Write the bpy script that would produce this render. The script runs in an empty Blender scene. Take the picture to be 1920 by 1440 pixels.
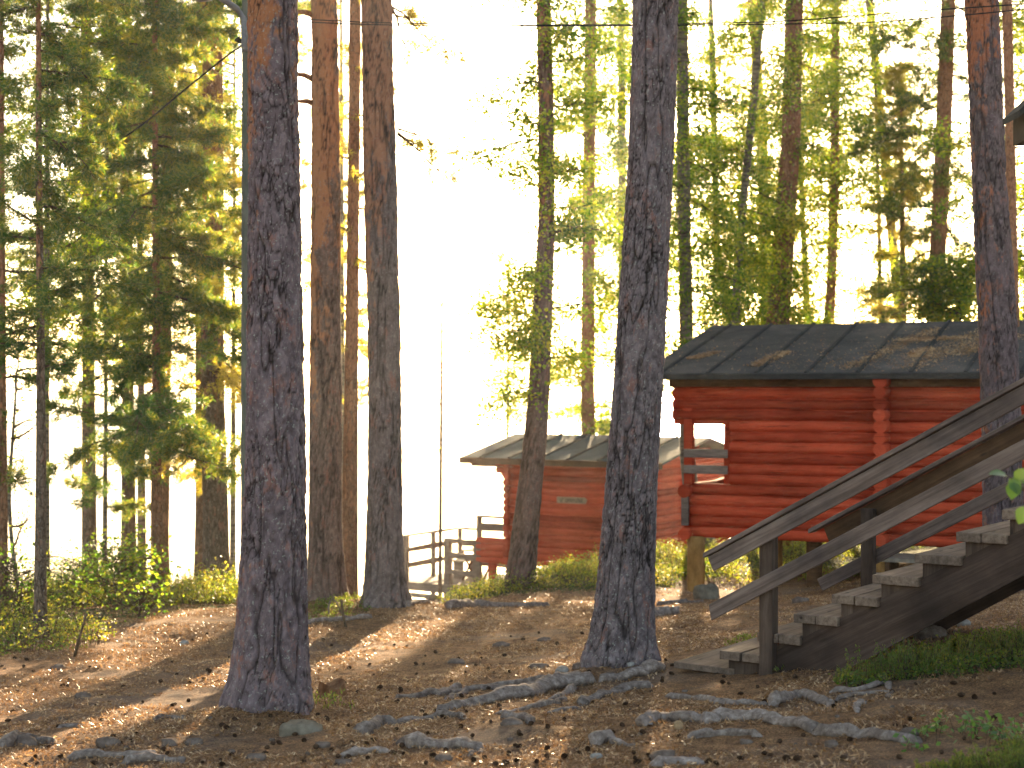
import bpy, math, numpy as np
from mathutils import Vector
R = math.radians
sc = bpy.context.scene
col = sc.collection

# ------------------------------------------------------------------ camera, world, sun, exposure
F = 2800.0                       # focal length in photo pixels (photo 1920 x 1440)
HZ = 728.0                       # horizon row in the photo
cam_d = bpy.data.cameras.new('camera'); cam = bpy.data.objects.new('camera', cam_d); col.objects.link(cam)
cam.location = (0, 0, 0); cam.rotation_euler = (R(90), 0, 0)
cam_d.sensor_width = 36.0; cam_d.lens = F / 1920.0 * 36.0; cam_d.shift_y = (HZ - 720.0) / 1920.0
cam_d.clip_start = 0.05; cam_d.clip_end = 9000.0
cam_d.dof.use_dof = True; cam_d.dof.focus_distance = 11.2; cam_d.dof.aperture_fstop = 2.3
sc.camera = cam

SUN_AZ, SUN_EL = R(6.5), R(12.2)
w = bpy.data.worlds.new('World'); sc.world = w; w.use_nodes = True
nt = w.node_tree; bg = nt.nodes['Background']
sky = nt.nodes.new('ShaderNodeTexSky'); sky.sky_type = 'NISHITA'; sky.sun_disc = False
sky.sun_elevation = SUN_EL; sky.sun_rotation = SUN_AZ
sky.air_density = 1.0; sky.dust_density = 1.6; sky.ozone_density = 0.0
nt.links.new(sky.outputs[0], bg.inputs[0]); bg.inputs[1].default_value = 0.09
sd = bpy.data.lights.new('sun', 'SUN'); sd.energy = 5.0; sd.angle = R(0.6); sd.color = (1.0, 0.74, 0.44)
sun = bpy.data.objects.new('sun', sd); col.objects.link(sun)
sdir = Vector((math.sin(SUN_AZ) * math.cos(SUN_EL), math.cos(SUN_AZ) * math.cos(SUN_EL), math.sin(SUN_EL)))
sun.rotation_euler = sdir.to_track_quat('Z', 'Y').to_euler(); sun.location = (0, 0, 30)
vs = sc.view_settings; vs.view_transform = 'Standard'; vs.look = 'None'; vs.exposure = 2.75; vs.gamma = 1.0
sc.cycles.max_bounces = 6; sc.cycles.diffuse_bounces = 3; sc.cycles.transmission_bounces = 4; sc.cycles.glossy_bounces = 2
sc.cycles.volume_bounces = 0; sc.cycles.sample_clamp_indirect = 4.0; sc.cycles.use_denoising = True
sc.cycles.caustics_reflective = False; sc.cycles.caustics_refractive = False

# ------------------------------------------------------------------ helpers
rng = np.random.default_rng(7)
def PT(u, v, Y): return np.array([(u - 960) / F * Y, Y, (HZ - v) / F * Y])

def _h(i, j, k, s):
    n = (i * 374761393 + j * 668265263 + k * 1274126177 + s * 974711) & 0x7fffffff
    n = ((n ^ (n >> 13)) * 1274126177) & 0x7fffffff
    return ((n ^ (n >> 16)) & 0xffffff) / 16777215.0
def vnoise(P, s=0):
    P = np.asarray(P, float); I = np.floor(P).astype(np.int64); f = P - I; f = f * f * (3 - 2 * f); o = 0
    for a in (0, 1):
        for b in (0, 1):
            for c in (0, 1):
                wt = (f[:, 0] if a else 1 - f[:, 0]) * (f[:, 1] if b else 1 - f[:, 1]) * (f[:, 2] if c else 1 - f[:, 2])
                o = o + wt * _h(I[:, 0] + a, I[:, 1] + b, I[:, 2] + c, s)
    return o * 2 - 1
def fbm(P, s=0, n=4):
    o = 0; a = 1; P = np.asarray(P, float)
    for k in range(n):
        o = o + a * vnoise(P, s + k); P = P * 2.03; a *= 0.5
    return o
def voro(P, s=0):
    I = np.floor(P).astype(np.int64); n = len(P); f1 = np.full(n, 9.0); f2 = np.full(n, 9.0); idv = np.zeros(n)
    for a in (-1, 0, 1):
        for b in (-1, 0, 1):
            for c in (-1, 0, 1):
                i, j, k = I[:, 0] + a, I[:, 1] + b, I[:, 2] + c
                q = np.stack([i + _h(i, j, k, s), j + _h(i, j, k, s + 1), k + _h(i, j, k, s + 2)], 1)
                d = np.sqrt(((P - q) ** 2).sum(1)); new = d < f1
                f2 = np.where(new, f1, np.minimum(f2, d)); idv = np.where(new, _h(i, j, k, s + 5), idv); f1 = np.where(new, d, f1)
    return f1, f2, idv

OFF = {}
def mesh_np(name, V, F4, mats, parent=None, smooth=False, attrs=None, midx=None):
    V = np.asarray(V, np.float32); F4 = np.asarray(F4, np.int32)
    off = OFF.get(parent.name) if parent else None
    if off is not None: V = V - np.asarray(off, np.float32)
    me = bpy.data.meshes.new(name); k = F4.shape[1]
    me.vertices.add(len(V)); me.vertices.foreach_set('co', V.ravel())
    me.loops.add(F4.size); me.loops.foreach_set('vertex_index', F4.ravel())
    me.polygons.add(len(F4)); me.polygons.foreach_set('loop_start', np.arange(0, F4.size, k, dtype=np.int32))
    if midx is not None: me.polygons.foreach_set('material_index', midx.astype(np.int32))
    me.polygons.foreach_set('use_smooth', np.full(len(F4), smooth))
    for an, (dom, arr) in (attrs or {}).items():
        at = me.attributes.new(an, 'FLOAT', dom); at.data.foreach_set('value', np.asarray(arr, np.float32))
    me.update(calc_edges=True)
    for m in (mats if isinstance(mats, (list, tuple)) else [mats]): me.materials.append(m)
    o = bpy.data.objects.new(name, me); col.objects.link(o)
    if parent: o.parent = parent; OFF[o.name] = off if off is not None else (0, 0, 0)
    return o

class MB:
    def __init__(s): s.v = []; s.f = []
    def add(s, vs_, fs):
        b = len(s.v); s.v.extend([tuple(map(float, p)) for p in vs_]); s.f.extend([tuple(i + b for i in f) for f in fs]); return s
    def hexa(s, P):   # 8 points: bottom 4 then top 4
        return s.add(P, [(0, 3, 2, 1), (4, 5, 6, 7), (0, 1, 5, 4), (1, 2, 6, 5), (2, 3, 7, 6), (3, 0, 4, 7)])
    def tube(s, pts, rad, n=12, cap=True, wob=0.0, seed=0):
        pts = [np.asarray(p, float) for p in pts]; m = len(pts); rad = [rad] * m if np.isscalar(rad) else rad
        vs_ = []
        for i in range(m):
            t = pts[min(i + 1, m - 1)] - pts[max(i - 1, 0)]; t = t / (np.linalg.norm(t) + 1e-9)
            ref = np.array([0, 0, 1.0]) if abs(t[2]) < 0.9 else np.array([1.0, 0, 0])
            a = np.cross(ref, t); a /= np.linalg.norm(a); b = np.cross(t, a)
            for k in range(n):
                th = 2 * math.pi * k / n
                r = rad[i] * (1 + wob * math.sin(3 * th + i * 1.7 + seed) * math.cos(2.3 * i + seed + th))
                vs_.append(pts[i] + r * (math.cos(th) * a + math.sin(th) * b))
        fs = [(i * n + k, i * n + (k + 1) % n, (i + 1) * n + (k + 1) % n, (i + 1) * n + k) for i in range(m - 1) for k in range(n)]
        if cap: fs += [tuple(range(n - 1, -1, -1)), tuple((m - 1) * n + k for k in range(n))]
        return s.add(vs_, fs)
    def build(s, name, mat, parent=None, smooth=False, bevel=0.0):
        off = OFF.get(parent.name, (0, 0, 0)) if parent else (0, 0, 0)
        me = bpy.data.meshes.new(name)
        me.from_pydata([(p[0] - off[0], p[1] - off[1], p[2] - off[2]) for p in s.v], [], s.f); me.update()
        me.materials.append(mat)
        if smooth:
            me.polygons.foreach_set('use_smooth', [len(p.vertices) == 4 for p in me.polygons])
        o = bpy.data.objects.new(name, me); col.objects.link(o)
        if parent: o.parent = parent; OFF[o.name] = off
        if bevel:
            b = o.modifiers.new('bevel', 'BEVEL'); b.width = bevel; b.segments = 2; b.limit_method = 'ANGLE'
        return o
def tag(o, label=None, cat=None, group=None, kind=None):
    if label: o['label'] = label
    if cat: o['category'] = cat
    if group: o['group'] = group
    if kind: o['kind'] = kind
    return o
def thing(name, label, cat, loc, group=None):
    o = bpy.data.objects.new(name, None); col.objects.link(o); o.location = tuple(map(float, loc)); o.empty_display_size = 0.2
    OFF[o.name] = tuple(map(float, loc)); return tag(o, label, cat, group)

# ------------------------------------------------------------------ materials
def newmat(name):
    m = bpy.data.materials.new(name); m.use_nodes = True; t = m.node_tree; b = t.nodes['Principled BSDF']
    return m, t, b, (lambda k: t.nodes.new('ShaderNode' + k)), t.links.new
def ramp(N, stops):
    r = N('ValToRGB'); e = r.color_ramp.elements
    while len(e) < len(stops): e.new(0.5)
    for x, (p, c) in zip(e, stops): x.position = p; x.color = (*c, 1)
    return r
def texco(N, L, scale=(1, 1, 1), kind='Object'):
    tc = N('TexCoord'); mp = N('Mapping'); mp.inputs['Scale'].default_value = scale; L(tc.outputs[kind], mp.inputs[0]); return mp.outputs[0]
def noise(N, L, vec, scale, detail=4, rough=0.6):
    n = N('TexNoise'); n.inputs['Scale'].default_value = scale; n.inputs['Detail'].default_value = detail; n.inputs['Roughness'].default_value = rough
    L(vec, n.inputs['Vector']); return n.outputs['Fac']
def mixc(N, L, f, a, b, mode='MIX'):
    m = N('Mix'); m.data_type = 'RGBA'; m.blend_type = mode
    for s_, x in ((0, f), (6, a), (7, b)):
        if isinstance(x, (int, float)): m.inputs[s_].default_value = x
        elif isinstance(x, tuple): m.inputs[s_].default_value = (*x, 1)
        else: L(x, m.inputs[s_])
    return m.outputs[2]
def bump(N, L, h, b, strength=0.5, dist=0.01):
    n = N('Bump'); n.inputs['Strength'].default_value = strength; n.inputs['Distance'].default_value = dist; L(h, n.inputs['Height']); L(n.outputs[0], b.inputs['Normal'])

def wood_mat(name, c1, c2, c3, scale=(3, 3, 3), rough=0.8, dirs=(1, 1, 1)):
    m, t, b, N, L = newmat(name)
    v = texco(N, L, scale); n1 = noise(N, L, v, 2.0, 6, 0.7)
    r = ramp(N, [(0.3, c1), (0.5, c2), (0.72, c3)]); L(n1, r.inputs[0])
    v2 = texco(N, L, (1, 1, 1)); n2 = noise(N, L, v2, 1.3, 3)
    rr = ramp(N, [(0.35, (0.75, 0.75, 0.75)), (0.65, (1.15, 1.15, 1.15))]); L(n2, rr.inputs[0])
    L(mixc(N, L, 1.0, r.outputs[0], rr.outputs[0], 'MULTIPLY'), b.inputs['Base Color'])
    b.inputs['Roughness'].default_value = rough; b.inputs['Specular IOR Level'].default_value = 0.05
    bump(N, L, n1, b, 0.5, 0.006); return m
def board_mat(name, c1, c2, c3, ax, rough=0.8):
    """wood with grain stretched along direction ax"""
    m, t, b, N, L = newmat(name); tc = N('TexCoord'); a = Vector(ax).normalized(); u = a.cross(Vector((0, 0, 1))).normalized(); w_ = u.cross(a); cx = N('CombineXYZ')
    for i, (d, k) in enumerate(((a, 1.1), (u, 26.0), (w_, 26.0))):
        vm = N('VectorMath'); vm.operation = 'DOT_PRODUCT'; L(tc.outputs['Object'], vm.inputs[0]); vm.inputs[1].default_value = tuple(d * k); L(vm.outputs['Value'], cx.inputs[i])
    n1 = noise(N, L, cx.outputs[0], 1.0, 7, 0.72); r = ramp(N, [(0.32, c1), (0.5, c2), (0.70, c3)]); L(n1, r.inputs[0])
    n2 = noise(N, L, tc.outputs['Object'], 2.2, 4); rr = ramp(N, [(0.35, (0.65, 0.65, 0.67)), (0.65, (1.25, 1.2, 1.15))]); L(n2, rr.inputs[0])
    c = mixc(N, L, 1.0, r.outputs[0], rr.outputs[0], 'MULTIPLY')
    sc2 = N('VectorMath'); sc2.operation = 'MULTIPLY'; L(cx.outputs[0], sc2.inputs[0]); sc2.inputs[1].default_value = (2.2, 0.28, 0.28); vo = N('TexVoronoi'); vo.inputs['Scale'].default_value = 1.0; L(sc2.outputs[0], vo.inputs['Vector'])
    rk = ramp(N, [(0.06, (1, 1, 1)), (0.12, (0, 0, 0))]); L(vo.outputs['Distance'], rk.inputs[0]); c = mixc(N, L, rk.outputs[0], c, (0.03, 0.02, 0.015))   # knots
    L(c, b.inputs['Base Color']); b.inputs['Roughness'].default_value = rough; b.inputs['Specular IOR Level'].default_value = 0.08; bump(N, L, n1, b, 0.6, 0.005); return m
def red_mat(name):
    m, t, b, N, L = newmat(name)
    v = texco(N, L, (1.2, 1.2, 9)); n1 = noise(N, L, v, 2.2, 6, 0.7)
    r = ramp(N, [(0.25, (0.29, 0.038, 0.016)), (0.55, (0.41, 0.058, 0.024)), (0.8, (0.50, 0.09, 0.042))]); L(n1, r.inputs[0])
    v2 = texco(N, L, (1, 1, 1)); n2 = noise(N, L, v2, 0.9, 5, 0.7)
    rr = ramp(N, [(0.3, (0.72, 0.72, 0.72)), (0.7, (1.1, 1.1, 1.1))]); L(n2, rr.inputs[0])
    c = mixc(N, L, 1.0, r.outputs[0], rr.outputs[0], 'MULTIPLY')
    n3 = noise(N, L, v2, 14, 4, 0.75); r3 = ramp(N, [(0.66, (0, 0, 0)), (0.74, (1, 1, 1))]); L(n3, r3.inputs[0])
    nk = noise(N, L, texco(N, L, (2.2, 2.2, 55)), 1.0, 3, 0.6); rk = ramp(N, [(0.30, (0.35, 0.30, 0.30)), (0.40, (1, 1, 1)), (0.62, (1, 1, 1)), (0.70, (1.15, 1.2, 1.22))]); L(nk, rk.inputs[0]); c = mixc(N, L, 1.0, c, rk.outputs[0], 'MULTIPLY')
    ge = N('NewGeometry'); ri = ramp(N, [(0.0, (0.62, 0.58, 0.58)), (0.5, (1.0, 1.0, 1.0)), (1.0, (1.25, 1.35, 1.4))]); L(ge.outputs['Random Per Island'], ri.inputs[0]); c = mixc(N, L, 1.0, c, ri.outputs[0], 'MULTIPLY')
    L(mixc(N, L, r3.outputs[0], c, (0.20, 0.085, 0.055)), b.inputs['Base Color'])
    b.inputs['Roughness'].default_value = 0.85; b.inputs['Specular IOR Level'].default_value = 0.03; bump(N, L, n1, b, 0.6, 0.012); return m
def bark_mat(name, plate1, plate2, crack, orange, z_or=(2.0, 5.0), amt=1.0, sc_=1.0, attr=False, lichen=0.5):
    """pine bark: grey-violet plates low down, flaking orange higher up (z_or = heights above the tree's base)"""
    m, t, b, N, L = newmat(name)
    v = texco(N, L, (1, 1, 1))
    vs_ = texco(N, L, (16 * sc_, 16 * sc_, 5 * sc_)); nw = N('TexNoise'); nw.inputs['Scale'].default_value = 1.1; L(vs_, nw.inputs['Vector']); vm = N('VectorMath'); vm.operation = 'MULTIPLY_ADD'; L(nw.outputs['Color'], vm.inputs[0]); vm.inputs[1].default_value = (1.6, 1.6, 1.6); L(vs_, vm.inputs[2]); vs_ = vm.outputs[0]; vo = N('TexVoronoi'); vo.feature = 'DISTANCE_TO_EDGE'; vo.inputs['Scale'].default_value = 1.0; L(vs_, vo.inputs['Vector'])
    vc = N('TexVoronoi'); vc.inputs['Scale'].default_value = 1.0; L(vs_, vc.inputs['Vector'])
    if attr:
        a1 = N('Attribute'); a1.attribute_name = 'plate'; pid = a1.outputs['Fac']; a2 = N('Attribute'); a2.attribute_name = 'crack'; crk = a2.outputs['Fac']
    else:
        sp = N('SeparateColor'); L(vc.outputs['Color'], sp.inputs[0]); pid = sp.outputs[0]
        rk = ramp(N, [(0.0, (0.75, 0.75, 0.75)), (0.09, (0, 0, 0))]); L(vo.outputs['Distance'], rk.inputs[0]); crk = rk.outputs[0]
    c = mixc(N, L, pid, plate1, plate2)
    nf = noise(N, L, texco(N, L, (1, 1, 0.6)), 22, 8, 0.75); rf = ramp(N, [(0.35, (0.6, 0.6, 0.6)), (0.65, (1.25, 1.25, 1.25))]); L(nf, rf.inputs[0])
    c = mixc(N, L, 1.0, c, rf.outputs[0], 'MULTIPLY')
    # flaking orange: patches plus height
    sx = N('SeparateXYZ'); L(v, sx.inputs[0]); mr = N('MapRange'); mr.inputs[1].default_value = z_or[0]; mr.inputs[2].default_value = z_or[1]; mr.inputs[3].default_value = -0.16; mr.inputs[4].default_value = 0.26; L(sx.outputs[2], mr.inputs[0])
    np_ = noise(N, L, texco(N, L, (1, 1, 0.45)), 4.5, 5, 0.7); sdm = N('Math'); sdm.operation = 'MULTIPLY_ADD'; L(sx.outputs[0], sdm.inputs[0]); sdm.inputs[1].default_value = -0.55 if attr else 0.0; L(mr.outputs[0], sdm.inputs[2]); ad = N('Math'); ad.operation = 'ADD'; L(np_, ad.inputs[0]); L(sdm.outputs[0], ad.inputs[1])
    ad2 = N('Math'); ad2.operation = 'MULTIPLY_ADD'; L(pid, ad2.inputs[0]); ad2.inputs[1].default_value = 0.22; L(ad.outputs[0], ad2.inputs[2])
    ro = ramp(N, [(0.66, (0, 0, 0)), (0.76, (amt, amt, amt))]); L(ad2.outputs[0], ro.inputs[0])
    c = mixc(N, L, ro.outputs[0], c, orange)
    nr_ = noise(N, L, texco(N, L, (1, 1, 0.5)), 9, 6, 0.75); a3 = N('Math'); a3.operation = 'MULTIPLY_ADD'; L(pid, a3.inputs[0]); a3.inputs[1].default_value = 0.2; L(nr_, a3.inputs[2]); r3 = ramp(N, [(0.66, (0, 0, 0)), (0.76, (0.6, 0.6, 0.6))]); L(a3.outputs[0], r3.inputs[0])
    c = mixc(N, L, r3.outputs[0], c, (0.21, 0.085, 0.055))
    # lichen specks
    nl = noise(N, L, v, 45, 3, 0.6); rl = ramp(N, [(0.60, (0, 0, 0)), (0.66, (lichen, lichen, lichen))]); L(nl, rl.inputs[0])
    c = mixc(N, L, rl.outputs[0], c, (0.27, 0.27, 0.23))
    c = mixc(N, L, crk, c, crack)
    L(c, b.inputs['Base Color']); b.inputs['Roughness'].default_value = 0.88; b.inputs['Specular IOR Level'].default_value = 0.08
    if attr: bump(N, L, nf, b, 0.9, 0.008)
    else:
        sb = N('Math'); sb.operation = 'MULTIPLY_ADD'; L(crk, sb.inputs[0]); sb.inputs[1].default_value = -1.2; L(nf, sb.inputs[2]); bump(N, L, sb.outputs[0], b, 0.9, 0.02)
    return m
def leaf_mat(name, cols, tcols, trans=0.5, rough=0.5, nscale=0.9):
    m, t, b, N, L = newmat(name); out = t.nodes['Material Output']
    a = N('Attribute'); a.attribute_name = 'rnd'; nn = noise(N, L, texco(N, L), nscale, 2)
    ma = N('Math'); ma.operation = 'MULTIPLY_ADD'; L(a.outputs['Fac'], ma.inputs[0]); ma.inputs[1].default_value = 0.55; 
    m2 = N('Math'); m2.operation = 'MULTIPLY_ADD'; L(nn, m2.inputs[0]); m2.inputs[1].default_value = 0.9; m2.inputs[2].default_value = -0.22; L(m2.outputs[0], ma.inputs[2])
    n_ = len(cols); st = [0.15 + 0.7 * i / (n_ - 1) for i in range(n_)]
    r1 = ramp(N, list(zip(st, cols))); r2 = ramp(N, list(zip(st, tcols))); L(ma.outputs[0], r1.inputs[0]); L(ma.outputs[0], r2.inputs[0])
    L(r1.outputs[0], b.inputs['Base Color']); b.inputs['Roughness'].default_value = rough; b.inputs['Specular IOR Level'].default_value = 0.35
    tr = N('BsdfTranslucent'); L(r2.outputs[0], tr.inputs[0]); mx = N('MixShader'); mx.inputs[0].default_value = trans
    L(b.outputs[0], mx.inputs[1]); L(tr.outputs[0], mx.inputs[2]); L(mx.outputs[0], out.inputs[0]); return m

M = {}
M['red'] = red_mat('red_log_paint')
M['grey_wood'] = wood_mat('weathered_grey_wood', (0.09, 0.066, 0.055), (0.15, 0.115, 0.095), (0.22, 0.172, 0.145), (2.2, 2.2, 16))
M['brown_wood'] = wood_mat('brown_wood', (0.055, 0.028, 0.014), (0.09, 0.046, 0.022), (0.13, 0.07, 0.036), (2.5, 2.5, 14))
M['tread'] = wood_mat('tread_wood', (0.10, 0.075, 0.052), (0.20, 0.155, 0.11), (0.30, 0.235, 0.17), (12, 3.5, 30))
M['stringer'] = wood_mat('dark_stringer_wood', (0.06, 0.045, 0.034), (0.10, 0.078, 0.06), (0.15, 0.12, 0.095), (3, 3, 10))
M['deck'] = wood_mat('deck_wood', (0.13, 0.10, 0.075), (0.20, 0.16, 0.12), (0.28, 0.225, 0.17), (8, 8, 3))
_rs = (math.cos(R(36)) * 0.3, -math.sin(R(36)) * 0.3, 0.165); _ws = (math.sin(R(36)), math.cos(R(36)), 0)
M['s_rail'] = board_mat('weathered_rail_wood', (0.07, 0.048, 0.038), (0.125, 0.088, 0.072), (0.20, 0.148, 0.122), _rs)
M['s_brown'] = board_mat('brown_rail_wood', (0.05, 0.026, 0.013), (0.08, 0.043, 0.022), (0.115, 0.065, 0.034), _rs)
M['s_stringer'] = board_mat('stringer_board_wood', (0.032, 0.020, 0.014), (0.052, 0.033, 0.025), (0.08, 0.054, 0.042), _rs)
M['s_tread'] = board_mat('tread_board_wood', (0.085, 0.056, 0.04), (0.15, 0.104, 0.076), (0.22, 0.16, 0.12), _ws)
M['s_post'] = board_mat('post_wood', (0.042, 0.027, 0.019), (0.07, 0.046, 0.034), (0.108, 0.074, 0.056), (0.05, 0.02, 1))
M['ochre'] = wood_mat('ochre_pillar', (0.16, 0.085, 0.03), (0.26, 0.14, 0.045), (0.34, 0.20, 0.07), (5, 5, 3))
M['sign'] = wood_mat('sign_board', (0.17, 0.095, 0.06), (0.24, 0.14, 0.09), (0.30, 0.185, 0.12), (6, 6, 20))
M['ink'] = wood_mat('carved_dark', (0.02, 0.012, 0.008), (0.03, 0.02, 0.012), (0.04, 0.03, 0.02))
M['root'] = wood_mat('root_wood', (0.075, 0.05, 0.038), (0.17, 0.125, 0.10), (0.33, 0.26, 0.215), (12, 12, 12), 0.85)
M['stump'] = wood_mat('stump_wood', (0.08, 0.035, 0.018), (0.16, 0.075, 0.035), (0.26, 0.14, 0.07), (9, 9, 4))
M['rock'] = wood_mat('granite', (0.07, 0.046, 0.034), (0.125, 0.088, 0.068), (0.20, 0.15, 0.12), (7, 7, 7), 0.9)
M['rock_green'] = wood_mat('lichened_granite', (0.085, 0.066, 0.046), (0.14, 0.112, 0.08), (0.20, 0.165, 0.12), (6, 6, 6), 0.9)
M['rock_pale'] = wood_mat('pale_stone', (0.15, 0.125, 0.10), (0.25, 0.22, 0.19), (0.36, 0.33, 0.29), (9, 9, 9), 0.9)
M['rock_tan'] = wood_mat('tan_stone', (0.20, 0.12, 0.06), (0.30, 0.19, 0.10), (0.36, 0.25, 0.15), (9, 9, 9), 0.9)
M['cone'] = wood_mat('cone_scales', (0.03, 0.016, 0.009), (0.065, 0.035, 0.02), (0.11, 0.065, 0.038), (60, 60, 60))
M['metal'] = wood_mat('galvanised_metal', (0.10, 0.11, 0.12), (0.15, 0.16, 0.17), (0.20, 0.21, 0.22), (4, 4, 4), 0.5); 
M['cable'] = wood_mat('black_cable', (0.012, 0.012, 0.012), (0.02, 0.02, 0.02), (0.03, 0.03, 0.03))
M['pole'] = wood_mat('green_grey_pole', (0.06, 0.065, 0.05), (0.10, 0.105, 0.085), (0.14, 0.14, 0.115), (5, 5, 1.2))
M['bark_near'] = bark_mat('bark_near', (0.085, 0.058, 0.060), (0.205, 0.15, 0.152), (0.018, 0.012, 0.010), (0.30, 0.115, 0.045), (3.0, 5.4), 0.9, attr=True, lichen=0.7)
M['bark_near_grey'] = bark_mat('bark_near_grey', (0.085, 0.062, 0.062), (0.21, 0.162, 0.16), (0.018, 0.013, 0.011), (0.24, 0.085, 0.04), (9, 14), 0.8, attr=True, lichen=0.7)
M['bark_right'] = bark_mat('bark_right', (0.075, 0.052, 0.055), (0.15, 0.11, 0.112), (0.02, 0.015, 0.013), (0.30, 0.10, 0.04), (4.4, 7.4), 0.9, attr=True, lichen=0.3)
M['bark_mid'] = bark_mat('bark_mid', (0.115, 0.074, 0.058), (0.185, 0.122, 0.095), (0.035, 0.022, 0.016), (0.34, 0.145, 0.065), (1.5, 5.5), 0.85, attr=True, lichen=0.4)
M['bark_mid_grey'] = bark_mat('bark_mid_grey', (0.11, 0.08, 0.070), (0.18, 0.135, 0.12), (0.035, 0.025, 0.02), (0.32, 0.14, 0.07), (2.6, 6.5), 0.7, attr=True, lichen=0.4)
M['bark_far'] = bark_mat('bark_far', (0.12, 0.085, 0.06), (0.19, 0.135, 0.095), (0.04, 0.028, 0.02), (0.34, 0.15, 0.07), (1.5, 7.0), 0.8, 1.3)
M['bark_orange'] = bark_mat('bark_orange', (0.20, 0.10, 0.055), (0.30, 0.15, 0.08), (0.07, 0.035, 0.02), (0.36, 0.16, 0.08), (0.0, 4.0), 0.8, 1.5)
def birch_mat():
    m, t, b, N, L = newmat('birch_bark'); v = texco(N, L, (3, 3, 16)); n = noise(N, L, v, 1.6, 5, 0.7)
    r = ramp(N, [(0.38, (0.03, 0.022, 0.016)), (0.50, (0.13, 0.10, 0.075)), (0.75, (0.25, 0.20, 0.15))]); L(n, r.inputs[0]); L(r.outputs[0], b.inputs['Base Color'])
    b.inputs['Roughness'].default_value = 0.8; bump(N, L, n, b, 0.5, 0.01); return m
M['birch'] = birch_mat()
M['twig'] = wood_mat('twig_bark', (0.05, 0.035, 0.022), (0.10, 0.065, 0.04), (0.16, 0.10, 0.06))
M['birch_leaf'] = leaf_mat('birch_leaf', [(0.018, 0.045, 0.010), (0.05, 0.095, 0.014), (0.13, 0.15, 0.02)], [(0.08, 0.22, 0.01), (0.34, 0.50, 0.02), (0.92, 0.80, 0.04)], 0.64)
M['dark_leaf'] = leaf_mat('dark_birch_leaf', [(0.016, 0.045, 0.010), (0.04, 0.08, 0.014), (0.09, 0.13, 0.02)], [(0.06, 0.17, 0.012), (0.20, 0.36, 0.02), (0.70, 0.66, 0.04)], 0.58)
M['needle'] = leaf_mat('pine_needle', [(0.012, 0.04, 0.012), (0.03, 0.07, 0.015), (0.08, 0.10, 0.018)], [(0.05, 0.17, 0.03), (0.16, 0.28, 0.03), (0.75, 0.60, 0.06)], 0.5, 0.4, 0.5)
M['sun_tint_needle'] = leaf_mat('sun_tinted_pine_needle', [(0.05, 0.07, 0.018), (0.09, 0.09, 0.022), (0.12, 0.10, 0.025)], [(0.30, 0.34, 0.03), (0.70, 0.58, 0.05), (0.98, 0.74, 0.09)], 0.66, 0.4, 0.5)  # pine needles with the gold of backlight put into their colour
M['bilberry'] = leaf_mat('bilberry_leaf', [(0.025, 0.055, 0.012), (0.055, 0.09, 0.016), (0.11, 0.11, 0.02)], [(0.12, 0.25, 0.02), (0.36, 0.42, 0.03), (0.75, 0.58, 0.05)], 0.5, 0.5, 1.6)
M['heather'] = leaf_mat('heather_leaf', [(0.035, 0.07, 0.014), (0.07, 0.10, 0.02), (0.13, 0.11, 0.03)], [(0.12, 0.22, 0.02), (0.26, 0.34, 0.03), (0.48, 0.38, 0.05)], 0.5, 0.5, 2.5)
M['lit_leaf'] = leaf_mat('fresh_leaf', [(0.04, 0.09, 0.02), (0.06, 0.12, 0.025), (0.09, 0.14, 0.03)], [(0.10, 0.22, 0.03), (0.17, 0.30, 0.04), (0.26, 0.36, 0.06)], 0.5, 0.3, 4)
M['litter'] = leaf_mat('dry_litter', [(0.05, 0.025, 0.014), (0.30, 0.15, 0.06), (0.62, 0.42, 0.24)], [(0.2, 0.1, 0.04), (0.3, 0.16, 0.06), (0.5, 0.32, 0.14)], 0.35, 0.4, 3)
def roof_mat(name, base, tint, litter):
    m, t, b, N, L = newmat(name); v = texco(N, L)
    n1 = noise(N, L, v, 3.0, 6, 0.7); r = ramp(N, [(0.3, base), (0.7, tint)]); L(n1, r.inputs[0]); c = r.outputs[0]
    n2 = noise(N, L, v, 42, 4, 0.7); r2 = ramp(N, [(0.60, (0, 0, 0)), (0.70, (litter, litter, litter))]); L(n2, r2.inputs[0])
    c = mixc(N, L, r2.outputs[0], c, (0.22, 0.14, 0.09)); 
    n4 = noise(N, L, v, 1.1, 4, 0.6); r4 = ramp(N, [(0.5, (0.8, 0.8, 0.8)), (0.62, (1.2, 1.15, 1.1))]); L(n4, r4.inputs[0]); c = mixc(N, L, 1.0, c, r4.outputs[0], 'MULTIPLY')
    L(c, b.inputs['Base Color']); b.inputs['Roughness'].default_value = 0.9; b.inputs['Specular IOR Level'].default_value = 0.04; bump(N, L, n2, b, 0.6, 0.01); return m
M['roof'] = roof_mat('felt_roof', (0.042, 0.038, 0.038), (0.085, 0.074, 0.068), 1.0)
M['roof_green'] = roof_mat('grey_green_felt', (0.052, 0.062, 0.066), (0.075, 0.086, 0.09), 0.2)
M['felt_edge'] = roof_mat('felt_edge', (0.025, 0.025, 0.025), (0.045, 0.042, 0.04), 0.2)

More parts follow.
